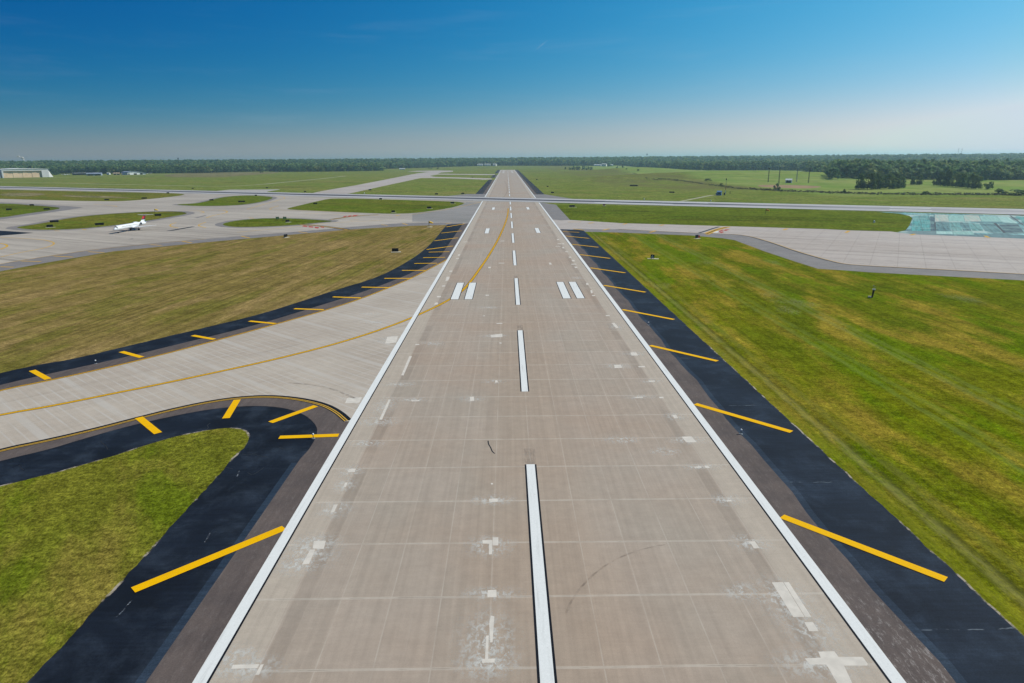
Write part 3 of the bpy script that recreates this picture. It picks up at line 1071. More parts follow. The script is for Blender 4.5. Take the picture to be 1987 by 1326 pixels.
# cracks in the black shoulder
for pts in ([(195, 856), (200, 862), (206, 866), (209, 873)], [(408, 822), (402, 826), (405, 831), (399, 836)], [(37, 904), (41, 909), (46, 913)],
            [(470, 882), (482, 884), (492, 881), (504, 886), (520, 888)], [(480, 918), (490, 923), (500, 917), (512, 908)], [(430, 905), (440, 908), (452, 911)], [(540, 868), (552, 873), (566, 871)]):
    b = MB()
    b.ribbon(chaikin(G(pts), 1), 0.13, Z2 + 0.005)
    b.build('crack', M_TAR, nose)


def scrape_material():
    m = NT('scrape', 0.9, 0.1)
    m.color(P(160, 166, 174))
    m.alpha(m.ramp(m.noise(m.pos(), 2.2, 5, 0.7), 0.42, 0.68, 0.0, 0.75))
    return m.mat


M_CHALK = scrape_material()
for pts in ([(256, 1166), (245, 1178), (238, 1188), (226, 1198)], [(408, 1035), (402, 1046), (397, 1053)], [(464, 915), (460, 926)]):
    b = MB()
    b.ribbon(chaikin(G(pts), 1), 0.10, Z2 + 0.005)
    b.build('scrape', M_CHALK, nose)

# ------------------------------------------------------------------ fields beside the runway
field_top = [(-260, 597), (0, 527), (96.6, 509), (221, 488), (400, 470.5), (541, 458), (674, 446), (800, 438.5), (870, 437)]
ft = G(field_top)
sheet('field', ft + list(reversed(eo[:-1])), Z1, M_TAN)
rf = [(SW - 0.2, RW0), (420.0, RW0), flat(2300, 615)] + G(q(1587, 280, S4, [(1987, 1312), (250, 1214), (0, 1199)])) + G(q(1200, 280, S4, [(1700, 1128), (1400, 1028), (1120, 923), (1000, 904), (700, 878), (0, 849)])) + G([(1140, 449.5)]) + [(SW - 0.2, 322)]
sheet('field', rf, Z1, M_RIGHT)

# ------------------------------------------------------------------ left taxiway complex
low_conc = [(-260, 567), (0, 512.5), (100.6, 496), (201, 482), (300, 472), (400, 464), (541, 453), (641, 444.5), (702, 439), (800, 432), (898, 433)]
lc = chaikin(G(low_conc), 1)
# grey asphalt shoulder under the lower edge
grey = tag(empty('shoulder', (0, 0, 0)), kind='structure')
b = MB()
b.poly(ft + [flat(903, 437), flat(903, 433)] + list(reversed(lc)), Z2 - 0.006)
b.build('grey_asphalt', M_GREYA, grey)
for a, c in ((q(0, 280, S4, [(0, 1183), (130, 1187)])), (q(0, 280, S4, [(205, 1128), (395, 1133)])), (q(0, 280, S4, [(520, 1080), (705, 1090)])), (q(0, 280, S4, [(850, 1038), (1005, 1047)])), (q(0, 280, S4, [(1450, 970), (1560, 978)])),
             (q(0, 280, S4, [(1755, 937), (1850, 953)])), (q(400, 280, S4, [(335, 887), (420, 905)])), (q(400, 280, S4, [(890, 845), (975, 857)])), (q(400, 280, S4, [(1680, 775), (1750, 785)])), (q(400, 280, S4, [(1895, 765), (1940, 778)])), (q(800, 280, S4, [(320, 768), (375, 760)]))):
    bar(flat(*a), flat(*c), 0.95, grey, Z2 + 0.01, M_YELW)
complex_top = [(938, 391), (800, 383), (600, 378), (400, 373.5), (200, 368), (0, 363.5), (-300, 357)]
cp = lc + [(-HW, 340.0), (-HW, 560)] + G(complex_top)
taxiways = sheet('taxiway', cp, Z2 + 0.01, M_CONC)


def island(pts, mat, smooth=2, border=None):
    g = G(pts)
    if border:
        cx = sum(p[0] for p in g) / len(g)
        cy = sum(p[1] for p in g) / len(g)
        gp = chaikin(g, smooth, True)
        bb = MB()
        out = []
        n = len(gp)
        for i in range(n):
            a, c = Vector(gp[i - 1]), Vector(gp[(i + 1) % n])
            t = (c - a).normalized()
            out.append((gp[i][0], gp[i][1], t))
        area = sum(gp[i - 1][0] * gp[i][1] - gp[i][0] * gp[i - 1][1] for i in range(n))
        s = 1 if area > 0 else -1
        ring = [(x + s * t.y * border, y - s * t.x * border) for x, y, t in out]
        for i in range(n):
            j = (i + 1) % n
            f = [(gp[i][0], gp[i][1], Z3), (ring[i][0], ring[i][1], Z3), (ring[j][0], ring[j][1], Z3), (gp[j][0], gp[j][1], Z3)]
            bb.face(f if s > 0 else f[::-1])
        bb.build('island_shoulder', M_GREYA, taxiways)
    return sheet('field', g, Z4, mat, smooth=smooth)


ISL_A = q(0, 280, S4, [(150, 803), (280, 783), (400, 765), (700, 708), (1000, 677), (1400, 653), (1650, 649), (1770, 655), (1810, 668), (1740, 686), (1400, 742), (1200, 772), (900, 806), (600, 826), (350, 827), (200, 815)])
island(ISL_A, M_ISLE, 1, 5.0)
ISL_B = q(0, 280, S4, [(-1400, 575), (0, 575), (150, 577), (300, 590), (500, 603), (600, 617), (480, 642), (300, 664), (0, 712), (-1400, 850)])
sheet('shoulder', G(q(0, 280, S4, [(-1400, 555), (0, 562), (430, 583), (700, 602), (805, 611), (640, 638), (400, 672), (0, 728), (-1400, 890)])), Z3, M_GREYA)
island(ISL_B, M_ISLEG, 1)
ISL_C = q(0, 280, S4, [(-1400, 410), (0, 437), (400, 447), (1000, 460), (1650, 473), (1800, 485), (1720, 500), (1400, 535), (1200, 549), (1100, 552), (700, 548), (0, 528), (-1400, 490)])
island(ISL_C, M_ISLE, 1)
ISL_D = [(336, 397.3), (380, 395.5)] + q(400, 280, S4, [(0, 553), (150, 513), (300, 498), (450, 495), (600, 505), (655, 518), (560, 552), (400, 580), (250, 593), (0, 598)]) + [(365, 399.5)]
island(ISL_D, M_ISLEG, 1, 4.0)
ISL_E = q(400, 280, S4, [(762, 625), (900, 592), (1050, 556), (1180, 527), (1300, 524), (1500, 527), (1987, 541)]) + q(800, 280, S4, [(250, 549), (515, 560), (470, 590), (330, 624), (150, 650), (0, 668)]) + q(400, 280, S4, [(1800, 673), (1600, 667), (1200, 650), (830, 633)])
island(ISL_E, M_ISLEG, 1)
ISL_F = q(400, 280, S4, [(152, 775), (195, 757), (300, 737), (500, 719), (700, 715), (900, 721), (1100, 733), (1255, 743), (1000, 766), (800, 786), (500, 799), (300, 801), (195, 791)])
island(ISL_F, M_ISLEG, 1, 4.0)
# sealed black wedge at the left frame edge and dark marks on the concrete
sheet('shoulder', G(q(0, 280, S4, [(-900, 815), (0, 835), (200, 848), (320, 856), (200, 868), (0, 884), (-900, 930)])), Z3, M_ASPHN)
for p in ([(1600, 838), (1850, 795), (1880, 797), (1660, 836)], [(1030, 847), (1120, 835), (1150, 838), (1060, 848)], [(1870, 712), (1987, 683), (1987, 690), (1900, 714)], [(1240, 917), (1290, 908), (1280, 918)]):
    b = MB()
    b.poly(G(q(0, 280, S4, p)), Z3 + 0.002)
    b.build('dark_mark', M_GREYA if p[0][0] != 1600 else M_TAR, taxiways)
# yellow guide lines
GUIDE = [(0, [(0, 1016), (40, 1002), (75, 985), (60, 968), (0, 958)], 0.5), (0, [(0, 900), (150, 905), (400, 920), (480, 935), (530, 955), (500, 980), (400, 1010), (200, 1045), (0, 1090)], 0.35),
         (0, [(1700, 758), (1640, 775), (1640, 795), (1720, 810)], 0.4), (0, [(1987, 752), (1920, 775), (1910, 790), (1987, 808)], 0.4),
         (0, [(900, 582), (1060, 590), (1140, 600), (1090, 605)], 0.4), (0, [(1780, 645), (1900, 640), (1980, 655), (1940, 665)], 0.4),
         (400, [(0, 635), (150, 635), (212, 650), (190, 665), (60, 690), (0, 712)], 0.45), (400, [(700, 595), (600, 625), (640, 633), (900, 640), (1400, 660)], 0.35), (400, [(0, 470), (400, 480), (700, 500), (775, 520), (700, 540), (390, 630)], 0.35),
         (400, [(300, 850), (700, 815), (1200, 758), (1700, 735)], 0.4), (400, [(950, 667), (1500, 688), (1850, 686)], 0.35), (0, [(0, 1155), (500, 1075), (1000, 1005), (1987, 915)], 0.25),
         (800, [(0, 680), (200, 650), (350, 630), (530, 590), (660, 560)], 0.35)]
for ox, pts, w in GUIDE:
    b = MB()
    b.ribbon(chaikin(G(q(ox, 280, S4, pts)), 2), w * 1.7, Z3 + 0.005)
    b.build('guide_line', M_YELW, taxiways)
# holding positions: yellow bar pairs and red painted signs
for ox, pts in ((400, [(1660, 682), (1500, 690), (1350, 705), (1200, 728)]), (400, [(900, 775), (1100, 790), (1250, 808), (1360, 825)])):
    g = G(q(ox, 280, S4, pts))
    for off, mt in ((0.0, M_YELW), (1.3, M_BLACK), (-1.3, M_BLACK)):
        b = MB()
        b.ribbon(g, 1.0, Z3 + 0.005, off=off)
        b.build('holding_line', mt, taxiways)
for ox, quads in ((400, [[(1330, 695), (1360, 690), (1345, 702), (1315, 706)], [(1375, 690), (1405, 686), (1390, 698), (1360, 702)], [(1420, 686), (1470, 682), (1440, 695), (1405, 698)]]),
                  (400, [[(940, 785), (975, 790), (975, 800), (925, 795)], [(990, 790), (1035, 797), (1030, 806), (985, 802)], [(1050, 798), (1090, 802), (1080, 814), (1045, 810)], [(1105, 795), (1140, 800), (1135, 808), (1100, 803)]])):
    for i, p in enumerate(quads):
        b = MB()
        b.poly(G(q(ox, 280, S4, p)), Z3 + 0.006)
        b.build('holding_sign', M_RED, taxiways)
for a, c in (q(400, 280, S4, [(1830, 692), (1870, 683)]), q(400, 280, S4, [(1385, 735), (1470, 730)]), q(0, 280, S4, [(525, 835), (575, 838)]), q(0, 280, S4, [(795, 820), (830, 828)]), q(400, 280, S4, [(410, 710), (460, 716)])):
    bar(flat(*a), flat(*c), 1.0, taxiways, Z3 + 0.006, M_YELW)

# ------------------------------------------------------------------ the runway that crosses
C0 = Vector((-2.4, 588.1))
CD = Vector((math.cos(CR), math.sin(CR)))
CN = Vector((-CD.y, CD.x))


def crossing_material():
    m = NT('crossing_concrete', 0.8, 0.3)
    o = m.objco()
    x, y, _ = m.sep(o)
    c = m.mix(m.ramp(m.noise(o, 0.012, 4), 0.35, 0.65), P(178, 174, 176), P(160, 156, 156))
    st = m.noise(m.mapping(o, (0.003, 0.35, 1)), 1.0, 4, 0.6)
    c = m.scale(c, m.ramp(st, 0.3, 0.7, 0.88, 1.10))
    # rubber laid down along the middle, strongest left of the crossing
    wob = m.math('ADD', y, m.math('MULTIPLY', m.math('SUBTRACT', m.noise(m.mapping(o, (0.01, 0.1, 1)), 1.0, 3), 0.5), 5.0))
    k = m.math('MULTIPLY', m.band(wob, 1.0, 6.5, 2.5), m.math('ADD', m.ramp(x, 330, 120, 0.25, 1.0), 0.0))
    c = m.mix(m.math('MULTIPLY', k, 0.97), c, P(52, 50, 60))
    ed = m.ramp(m.math('ABSOLUTE', y), 23.2, 23.8)
    c = m.mix(ed, c, P(128, 124, 122))
    m.color(c)
    return m.mat


b = MB()
b.rect(-2600, 1500, -27.0, 27.0, 0)
crossing = tag(b.build('runway', crossing_material(), loc=(C0.x, C0.y, Z6 + 0.02)), kind='structure')
crossing.rotation_euler = (0, 0, CR)
for y0 in (-22.8, 21.0):
    for x0, x1 in ((-2600, -60), (-20 if y0 < 0 else -60, 1500)):
        b = MB()
        b.rect(x0, x1, y0, y0 + 1.8, 0.008)
        b.build('edge_stripe', M_WHITE, crossing)


def cross_local(px, py):
    x, y = flat(px, py)
    d = Vector((x, y)) - C0
    return d.dot(CD), d.dot(CN)


xa0, xa1 = cross_local(1150, 394)[0], cross_local(1335, 396)[0]
for y0, xe in ((9.0, xa1 + 12), (-13.5, xa1 - 8)):
    b = MB()
    b.rect(xa0, xe, y0, y0 + 4.2, 0.009)
    b.build('aiming_bar', M_WHITE, crossing)
xa0, xa1 = cross_local(1727, 403)[0], cross_local(1806, 405)[0]
for y0 in (8.0, -10.5):
    b = MB()
    b.rect(xa0, xa1, y0, y0 + 3.0, 0.009)
    b.build('touchdown_bar', M_WHITE, crossing)

# ------------------------------------------------------------------ paved links beside the crossing
sheet('taxiway', [(-HW, 540.0)] + G(q(800, 280, S4, [(520, 560), (470, 590), (330, 626), (150, 652), (0, 670), (0, 748), (520, 760)])) + [(-HW, 355)], Z2 + 0.014, M_CGREY)
sheet('shoulder', [(HW, 546.0)] + G(q(800, 280, S4, [(1385, 585), (1440, 640), (1520, 730), (1440, 736), (1330, 725)])) + [(HW, 395)], Z2 + 0.012, M_GREYA)
sheet('shoulder', [(-HW, 620), (-HW, 690), (-42, 690), (-72, 625)], Z2, M_GREYA)
sheet('shoulder', [(HW, 560), (HW, 672), (34, 672), (60, 560)], Z2, M_GREYA)

# ------------------------------------------------------------------ right taxiway and apron
upper_r = G(q(800, 280, S4, [(1520, 731), (1987, 760)])) + G(q(1200, 280, S4, [(500, 775), (1000, 790), (1987, 819)])) + G(q(1587, 280, S4, [(300, 831), (700, 842), (850, 862), (1140, 875), (1987, 905), (3500, 960)]))
lower_r = G(q(1587, 280, S4, [(3500, 1340), (1987, 1255), (1200, 1212), (500, 1176), (250, 1158), (100, 1122), (0, 1095)])) + G(q(1200, 280, S4, [(1700, 1030), (1500, 958), (1300, 897), (1150, 872), (900, 862), (700, 855), (350, 838), (0, 820)])) + G(q(800, 280, S4, [(1800, 822), (1600, 816), (1440, 838)]))
b = MB()
b.poly([(HW, 420.0)] + G(q(800, 280, S4, [(1330, 700), (1400, 722)])) + upper_r + lower_r + [(HW, 331.0)], Z2 - 0.012)
apron = tag(b.build('taxiway', M_CONCR), kind='structure')
gl = G(q(1587, 280, S4, [(3500, 1420), (1987, 1314), (500, 1236), (250, 1217), (0, 1202)])) + G(q(1200, 280, S4, [(1700, 1131), (1400, 1031), (1120, 926), (1000, 907), (700, 881), (0, 852)])) + G(q(800, 280, S4, [(1670, 845), (1480, 862)]))
b = MB()
b.poly(lower_r + list(reversed(gl)), Z2 - 0.018)
b.build('grey_asphalt', M_GREYA, apron)
for off, w, mt in ((0.5, 0.35, M_YELW), (-0.3, 0.6, M_BLACK)):
    b = MB()
    b.ribbon(chaikin(lower_r[:-3], 1), w, Z2 + 0.005, off=-off)
    b.build('edge_line', mt, apron)
for i in range(5):
    yy = 885 + i * 62 + (i * 37) % 29
    b = MB()
    b.ribbon(G(q(1587, 280, S4, [(40 * i, yy), (900, yy + 28 + 4 * i), (1987, yy + 62 + 7 * i)])), 0.5 + 0.25 * (i % 3), Z2 + 0.004)
    b.build('tyre_mark', M_SKID, apron)
isl_h = q(800, 280, S4, [(1385, 585), (1987, 592)]) + q(1200, 280, S4, [(0, 596), (1000, 611), (1987, 632)]) + q(1587, 280, S4, [(0, 645), (600, 655), (790, 672), (880, 692), (910, 712), (900, 745), (880, 790), (845, 832), (760, 842), (700, 842), (300, 831)]) + q(1200, 280, S4, [(1987, 819), (1000, 790), (500, 775), (0, 762)]) + q(800, 280, S4, [(1987, 760), (1520, 731)])
sheet('field', G(isl_h), Z3, M_ISLEG)
# yellow cross bars, holding line with red sign on the right taxiway
for a, c in (q(800, 280, S4, [(1500, 752), (1630, 750)]), q(800, 280, S4, [(1700, 765), (1750, 757)]), q(800, 280, S4, [(1550, 818), (1660, 832)]), q(800, 280, S4, [(1835, 832), (1900, 817)]), q(1200, 280, S4, [(45, 775), (80, 765)]), q(1200, 280, S4, [(400, 787), (437, 777)]), q(1200, 280, S4, [(300, 853), (362, 835)]),
             q(1200, 280, S4, [(1590, 830), (1628, 815)]), q(1587, 280, S4, [(270, 855), (300, 838)]), q(1587, 280, S4, [(895, 878), (935, 866)]), q(1587, 280, S4, [(1610, 885), (1648, 903)])):
    bar(flat(*a), flat(*c), 1.3, apron, Z3 + 0.012, M_YELW)
hp = lambda pts: G(q(1330, 440, 110.0 / 1987, pts))
for pts, w, mt in (([(700, 245), (1050, 110), (1400, 20)], 1.6, M_YELW), ([(760, 280), (1100, 130), (1540, 15)], 1.6, M_YELW), ([(740, 262), (1080, 118), (1470, 18)], 0.7, M_BLACK), ([(480, 225), (700, 160), (1000, 60), (1180, 10)], 1.3, M_TAR)):
    b = MB()
    b.ribbon(hp(pts), w, Z3 + (0.010 if mt is M_YELW else 0.013))
    b.build('holding_line', mt, apron)
for p in ([(960, 215), (1060, 175), (1180, 165), (1120, 215)], [(1160, 160), (1300, 115), (1340, 130), (1200, 190)], [(1180, 205), (1300, 175), (1360, 190), (1260, 235)], [(1330, 140), (1400, 105), (1560, 100), (1420, 155)]):
    b = MB()
    b.poly(hp(p), Z3 + 0.011)
    b.build('holding_sign', M_RED if p[0][0] != 960 else M_WHITE, apron)


# teal cured concrete with brushed panels
def teal():
    m = NT('teal_sealer', 0.7, 0.3)
    r = m.mapping(m.pos(), rot=(0, 0, -CR))
    br = m.t.nodes.new('ShaderNodeTexBrick')
    br.offset = 0.37
    m.t.links.new(m.mapping(r, loc=(500, 900, 0)), br.inputs['Vector'])
    br.inputs['Scale'].default_value = 1.0
    br.inputs['Brick Width'].default_value = 13.0
    br.inputs['Row Height'].default_value = 9.0
    br.inputs['Mortar Size'].default_value = 0.25
    br.inputs['Color1'].default_value = P(150, 196, 194)
    br.inputs['Color2'].default_value = P(70, 116, 124)
    br.inputs['Mortar'].default_value = P(150, 210, 208)
    c = m.mix(m.math('MULTIPLY', m.ramp(m.noise(r, 0.02, 3), 0.4, 0.6), 0.5), br.outputs['Color'], P(92, 168, 172))
    st = m.noise(m.mapping(r, (0.9, 0.05, 1)), 1.0, 4, 0.65)
    c = m.scale(c, m.ramp(st, 0.3, 0.7, 0.5, 1.15))
    st2 = m.noise(m.mapping(r, (0.05, 0.6, 1)), 1.0, 3, 0.6)
    c = m.scale(c, m.ramp(st2, 0.3, 0.7, 0.8, 1.1))
    pale = m.ramp(m.noise(m.mapping(r, (0.03, 0.05, 1), loc=(7, 9, 0)), 1.0, 3, 0.6), 0.54, 0.58)
    c = m.mix(m.math('MULTIPLY', pale, 0.75), c, P(172, 186, 178))
    dk = m.ramp(m.noise(m.mapping(r, (0.045, 0.03, 1), loc=(40, 9, 0)), 1.0, 3, 0.6), 0.52, 0.55)
    c = m.mix(m.math('MULTIPLY', dk, 0.75), c, P(70, 98, 104))
    m.color(c)
    return m.mat


sheet('pavement', G(q(1587, 280, S4, [(560, 652), (790, 658), (1100, 668), (1400, 674), (1987, 688), (3200, 722), (3200, 960), (1987, 912), (1140, 878), (900, 868), (760, 852), (845, 832), (880, 790), (900, 745), (910, 712), (880, 692), (790, 672)])), Z2 + 0.02, teal())
pave = bpy.data.objects['pavement']


def panel_mat(name, c, dark):
    m = NT(name, 0.75, 0.25)
    r = m.mapping(m.pos(), rot=(0, 0, -CR))
    st = m.noise(m.mapping(r, (1.1, 0.05, 1)), 1.0, 4, 0.65)
    k = m.scale(c, m.ramp(st, 0.3, 0.7, 1 - dark, 1 + dark * 0.6))
    x, y, _ = m.sep(r)
    j = m.math('MAXIMUM', m.lines(x, 4.5, 0.12, 0.2), m.lines(y, 7.5, 0.12, 0.2))
    k = m.mix(m.math('MULTIPLY', j, 0.6), k, P(44, 66, 74) if dark > 0.3 else P(128, 182, 176))
    k = m.mix(m.ramp(m.noise(r, 0.10, 5, 0.65), 0.42, 0.68, 0.0, 0.6), k, P(138, 176, 168))
    m.color(k)
    return m.mat


PM = {n: panel_mat('cured_' + n, c, d) for n, c, d in (('teal', P(72, 150, 148), 0.45), ('slate', P(62, 88, 98), 0.4), ('sand', P(176, 178, 166), 0.18), ('mint', P(138, 178, 170), 0.25), ('pale', P(160, 194, 188), 0.2), ('grey', P(78, 118, 124), 0.45), ('mid', P(92, 146, 144), 0.45))}
ST = 267.0 / 1987
for nm, pts in (('mid', [(390, 180), (624, 174), (628, 238), (380, 240)]), ('teal', [(380, 245), (630, 240), (636, 398), (345, 400), (372, 300)]), ('slate', [(632, 185), (694, 192), (710, 402), (638, 400)]), ('sand', [(702, 162), (888, 166), (902, 262), (702, 260)]), ('mint', [(892, 166), (1110, 171), (1130, 264), (906, 262)]),
                ('sand', [(1116, 171), (1330, 176), (1370, 262), (1136, 264)]), ('mint', [(1340, 178), (1596, 190), (1676, 268), (1378, 263)]), ('pale', [(1602, 190), (1758, 194), (1900, 292), (1682, 276)]), ('teal', [(1860, 186), (2200, 205), (2300, 330), (2010, 306)]),
                ('grey', [(716, 274), (900, 278), (936, 396), (720, 396)]), ('mid', [(906, 276), (1042, 274), (1100, 398), (942, 396)]), ('grey', [(1050, 274), (1180, 284), (1230, 398), (1108, 398)]), ('mid', [(1190, 288), (1330, 298), (1400, 398), (1240, 398)]), ('grey', [(1342, 288), (1548, 292), (1690, 438), (1424, 402)]), ('slate', [(1612, 290), (1900, 302), (2000, 440), (1722, 432)]),
                ('pale', [(720, 402), (950, 406), (962, 448), (722, 444)]), ('mint', [(958, 408), (1240, 404), (1270, 455), (970, 450)])):
    b = MB()
    b.poly(G(q(1720, 395, ST, pts)), Z2 + 0.028)
    b.build('cured_panel', PM[nm], pave)
for p, mt in (([(1690, 762), (1720, 762), (1812, 855), (1790, 858)], M_TAR), ([(1830, 680), (1987, 688), (1987, 694), (1840, 686)], M_TAR), ([(1120, 755), (1135, 755), (1140, 832), (1128, 832)], M_TAR), ([(1845, 690), (1862, 690), (1987, 782), (1987, 792)], M_TAR)):
    b = MB()
    b.poly(G(q(1587, 280, S4, p)), Z3 + 0.01)
    b.build('joint_strip', mt, apron)

# ------------------------------------------------------------------ beyond the crossing runway, left
M_TRACK = concrete_far('track_gravel', P(168, 162, 138), P(150, 150, 116), 0.3, 0.1)
diag = [(608, 374.4)] + q(640, 300, 260.0 / 1987, [(0, 522), (400, 455), (800, 378), (1100, 318), (1300, 280), (1480, 258)]) + q(640, 300, 260.0 / 1987, [(1140, 255), (1300, 243), (1600, 238), (1820, 240), (1830, 256), (1650, 268), (1600, 286)]) + \
    q(880, 300, 240.0 / 1987, [(0, 312), (670, 318), (655, 332), (0, 325)]) + q(640, 300, 260.0 / 1987, [(1600, 298), (1480, 318), (1560, 333)]) + q(880, 300, 240.0 / 1987, [(0, 368), (600, 385), (630, 398), (510, 405), (0, 385)]) + \
    q(640, 300, 260.0 / 1987, [(1500, 350), (1350, 350), (1200, 382), (800, 468), (600, 512), (300, 578), (200, 592)]) + [(612, 376)]
sheet('taxiway', G(diag), Z1, M_CONCR)
sheet('taxiway', G(q(400, 280, S4, [(60, 455), (230, 439), (700, 436), (715, 438), (600, 455), (560, 470), (100, 468)])), Z1, M_CONCL)
for ox, pts, w in ((0, [(-600, 350), (0, 338), (400, 329), (800, 314), (1300, 302), (1987, 278), (2200, 270)], 8), (0, [(-600, 352), (0, 366), (600, 375), (1000, 386), (1987, 406)], 7), (400, [(0, 406), (400, 402), (830, 360), (1100, 335), (1350, 306)], 7), (1200, [(600, 552), (760, 520), (900, 492), (940, 492)], 3.5)):
    b = MB()
    b.ribbon(chaikin(G(q(ox, 280, S4, pts)), 2), w, Z1)
    tag(b.build('path', M_TRACK), kind='structure')
# drier ground patches far out
M_DRY = grass('rough_grass', P(120, 116, 82), P(108, 106, 66), P(134, 122, 92), P(96, 100, 54), patch=1.0, dryamt=0.8, ang=-CR, stripe=0.2, grain=0.2)
for pts in ([(0, 475), (250, 470), (480, 480), (300, 505), (0, 503)], [(600, 490), (1000, 500), (1250, 515), (1300, 522), (900, 518), (600, 505)]):
    sheet('field', G(q(0, 280, S4, pts)), Z5, M_DRY, smooth=2)
sheet('field', G(q(1480, 290, 200.0 / 1987, [(-100, 690), (300, 680), (900, 700), (1200, 720), (900, 760), (300, 745), (-100, 720)])), Z1, plain('bare_earth', P(150, 122, 92), 0.95, 0.1, 0.2, 0.05), smooth=2)
sheet('field', G(q(400, 280, S4, [(0, 268), (300, 270), (690, 268), (720, 276), (400, 300), (200, 318), (0, 318), (-400, 320), (-400, 290)])), Z1, M_DRY, smooth=1)

# ------------------------------------------------------------------ things: helpers
def tree_children(o):
    return [c for c in bpy.data.objects if c.parent == o]


def copy_tree(o, parent=None):
    c = o.copy()
    COL.objects.link(c)
    if parent is not None:
        c.parent = parent
    for ch in tree_children(o):
        copy_tree(ch, c)
    return c


def height_to(P0, px, py):
    """how tall a thing standing at P0 is when its top is seen at (px, py)"""
    d = ray(px, py)
    k = math.hypot(P0.x - CAMPOS.x, P0.y - CAMPOS.y) / math.hypot(d.x, d.y)
    return CAMPOS.z + d.z * k - P0.z


def face_cam(P0):
    return math.atan2(CAMPOS.x - P0.x, -(CAMPOS.y - P0.y))


MT_BLACKP = plain('sign_black', P(12, 13, 15), 0.6, 0.3)
MT_WHITE = plain('white_enamel', P(225, 228, 230), 0.45, 0.4, 0.05)
MT_STEEL = plain('galvanised_steel', P(120, 124, 128), 0.5, 0.4, 0.1, 3.0)
MT_PAD = plain('pad_concrete', P(205, 200, 180), 0.9, 0.2, 0.1, 1.5)
MT_YELLOW = plain('yellow_enamel', P(235, 190, 60), 0.5, 0.4, 0.08)
MT_ORANGE = plain('orange_cloth', P(214, 140, 50), 0.8, 0.2, 0.1)
MT_YCLOTH = plain('yellow_cloth', P(238, 192, 70), 0.8, 0.2, 0.1)
MT_REDP = plain('red_enamel', P(150, 30, 34), 0.5, 0.4, 0.08)
MT_LIME = plain('pale_yellow_enamel', P(226, 226, 150), 0.5, 0.4, 0.06)
MT_DARK = plain('dark_metal', P(34, 36, 40), 0.6, 0.3, 0.15)
MT_BLUEW = plain('blue_siding', P(92, 132, 176), 0.7, 0.3, 0.1)
MT_PALEB = plain('pale_siding', P(176, 190, 208), 0.7, 0.3, 0.08)
MT_GREYW = plain('grey_siding', P(222, 222, 222), 0.8, 0.3, 0.06, 0.05)
MT_WHITEW = plain('white_siding', P(232, 234, 236), 0.7, 0.3, 0.05, 0.05)
MT_TAN = plain('tan_panel', P(238, 208, 176), 0.8, 0.2, 0.1, 0.08)
MT_ROOFB = plain('blue_grey_roof', P(140, 150, 168), 0.6, 0.3, 0.1, 0.05)
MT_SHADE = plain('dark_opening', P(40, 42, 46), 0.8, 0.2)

# ------------------------------------------------------------------ black guidance signs
SG = 'taxiway guidance signs on the grass'


def make_sign(panel_mat, w=2.3, h=1.05, name='taxiway_sign', pad=True):
    root = empty(name)
    b = MB()
    b.box(-w / 2, w / 2, -0.12, 0.12, 0.30, 0.30 + h, 0)
    b.build('panel', panel_mat, root)
    b = MB()
    fr = 0.05
    b.box(-w / 2 - fr, w / 2 + fr, -0.14, 0.14, 0.30 + h + 0.002, 0.36 + h)
    b.box(-w / 2 - fr, w / 2 + fr, -0.14, 0.14, 0.24, 0.298)
    b.box(-w / 2 - fr, -w / 2 - 0.003, -0.14, 0.14, 0.30, 0.30 + h)
    b.box(w / 2 + 0.003, w / 2 + fr, -0.14, 0.14, 0.30, 0.30 + h)
    b.build('frame', MT_DARK, root)
    for x in (-w * 0.36, w * 0.36):
        b = MB()
        b.tube((x, 0, 0.06), (x, 0, 0.26), 0.05)
        b.build('leg', MT_STEEL, root)
    if pad:
        b = MB()
        b.box(-w / 2 - 0.4, w / 2 + 0.9, -0.9, 0.75, 0.0, 0.07)
        b.build('base_pad', MT_PAD, root)
    return root


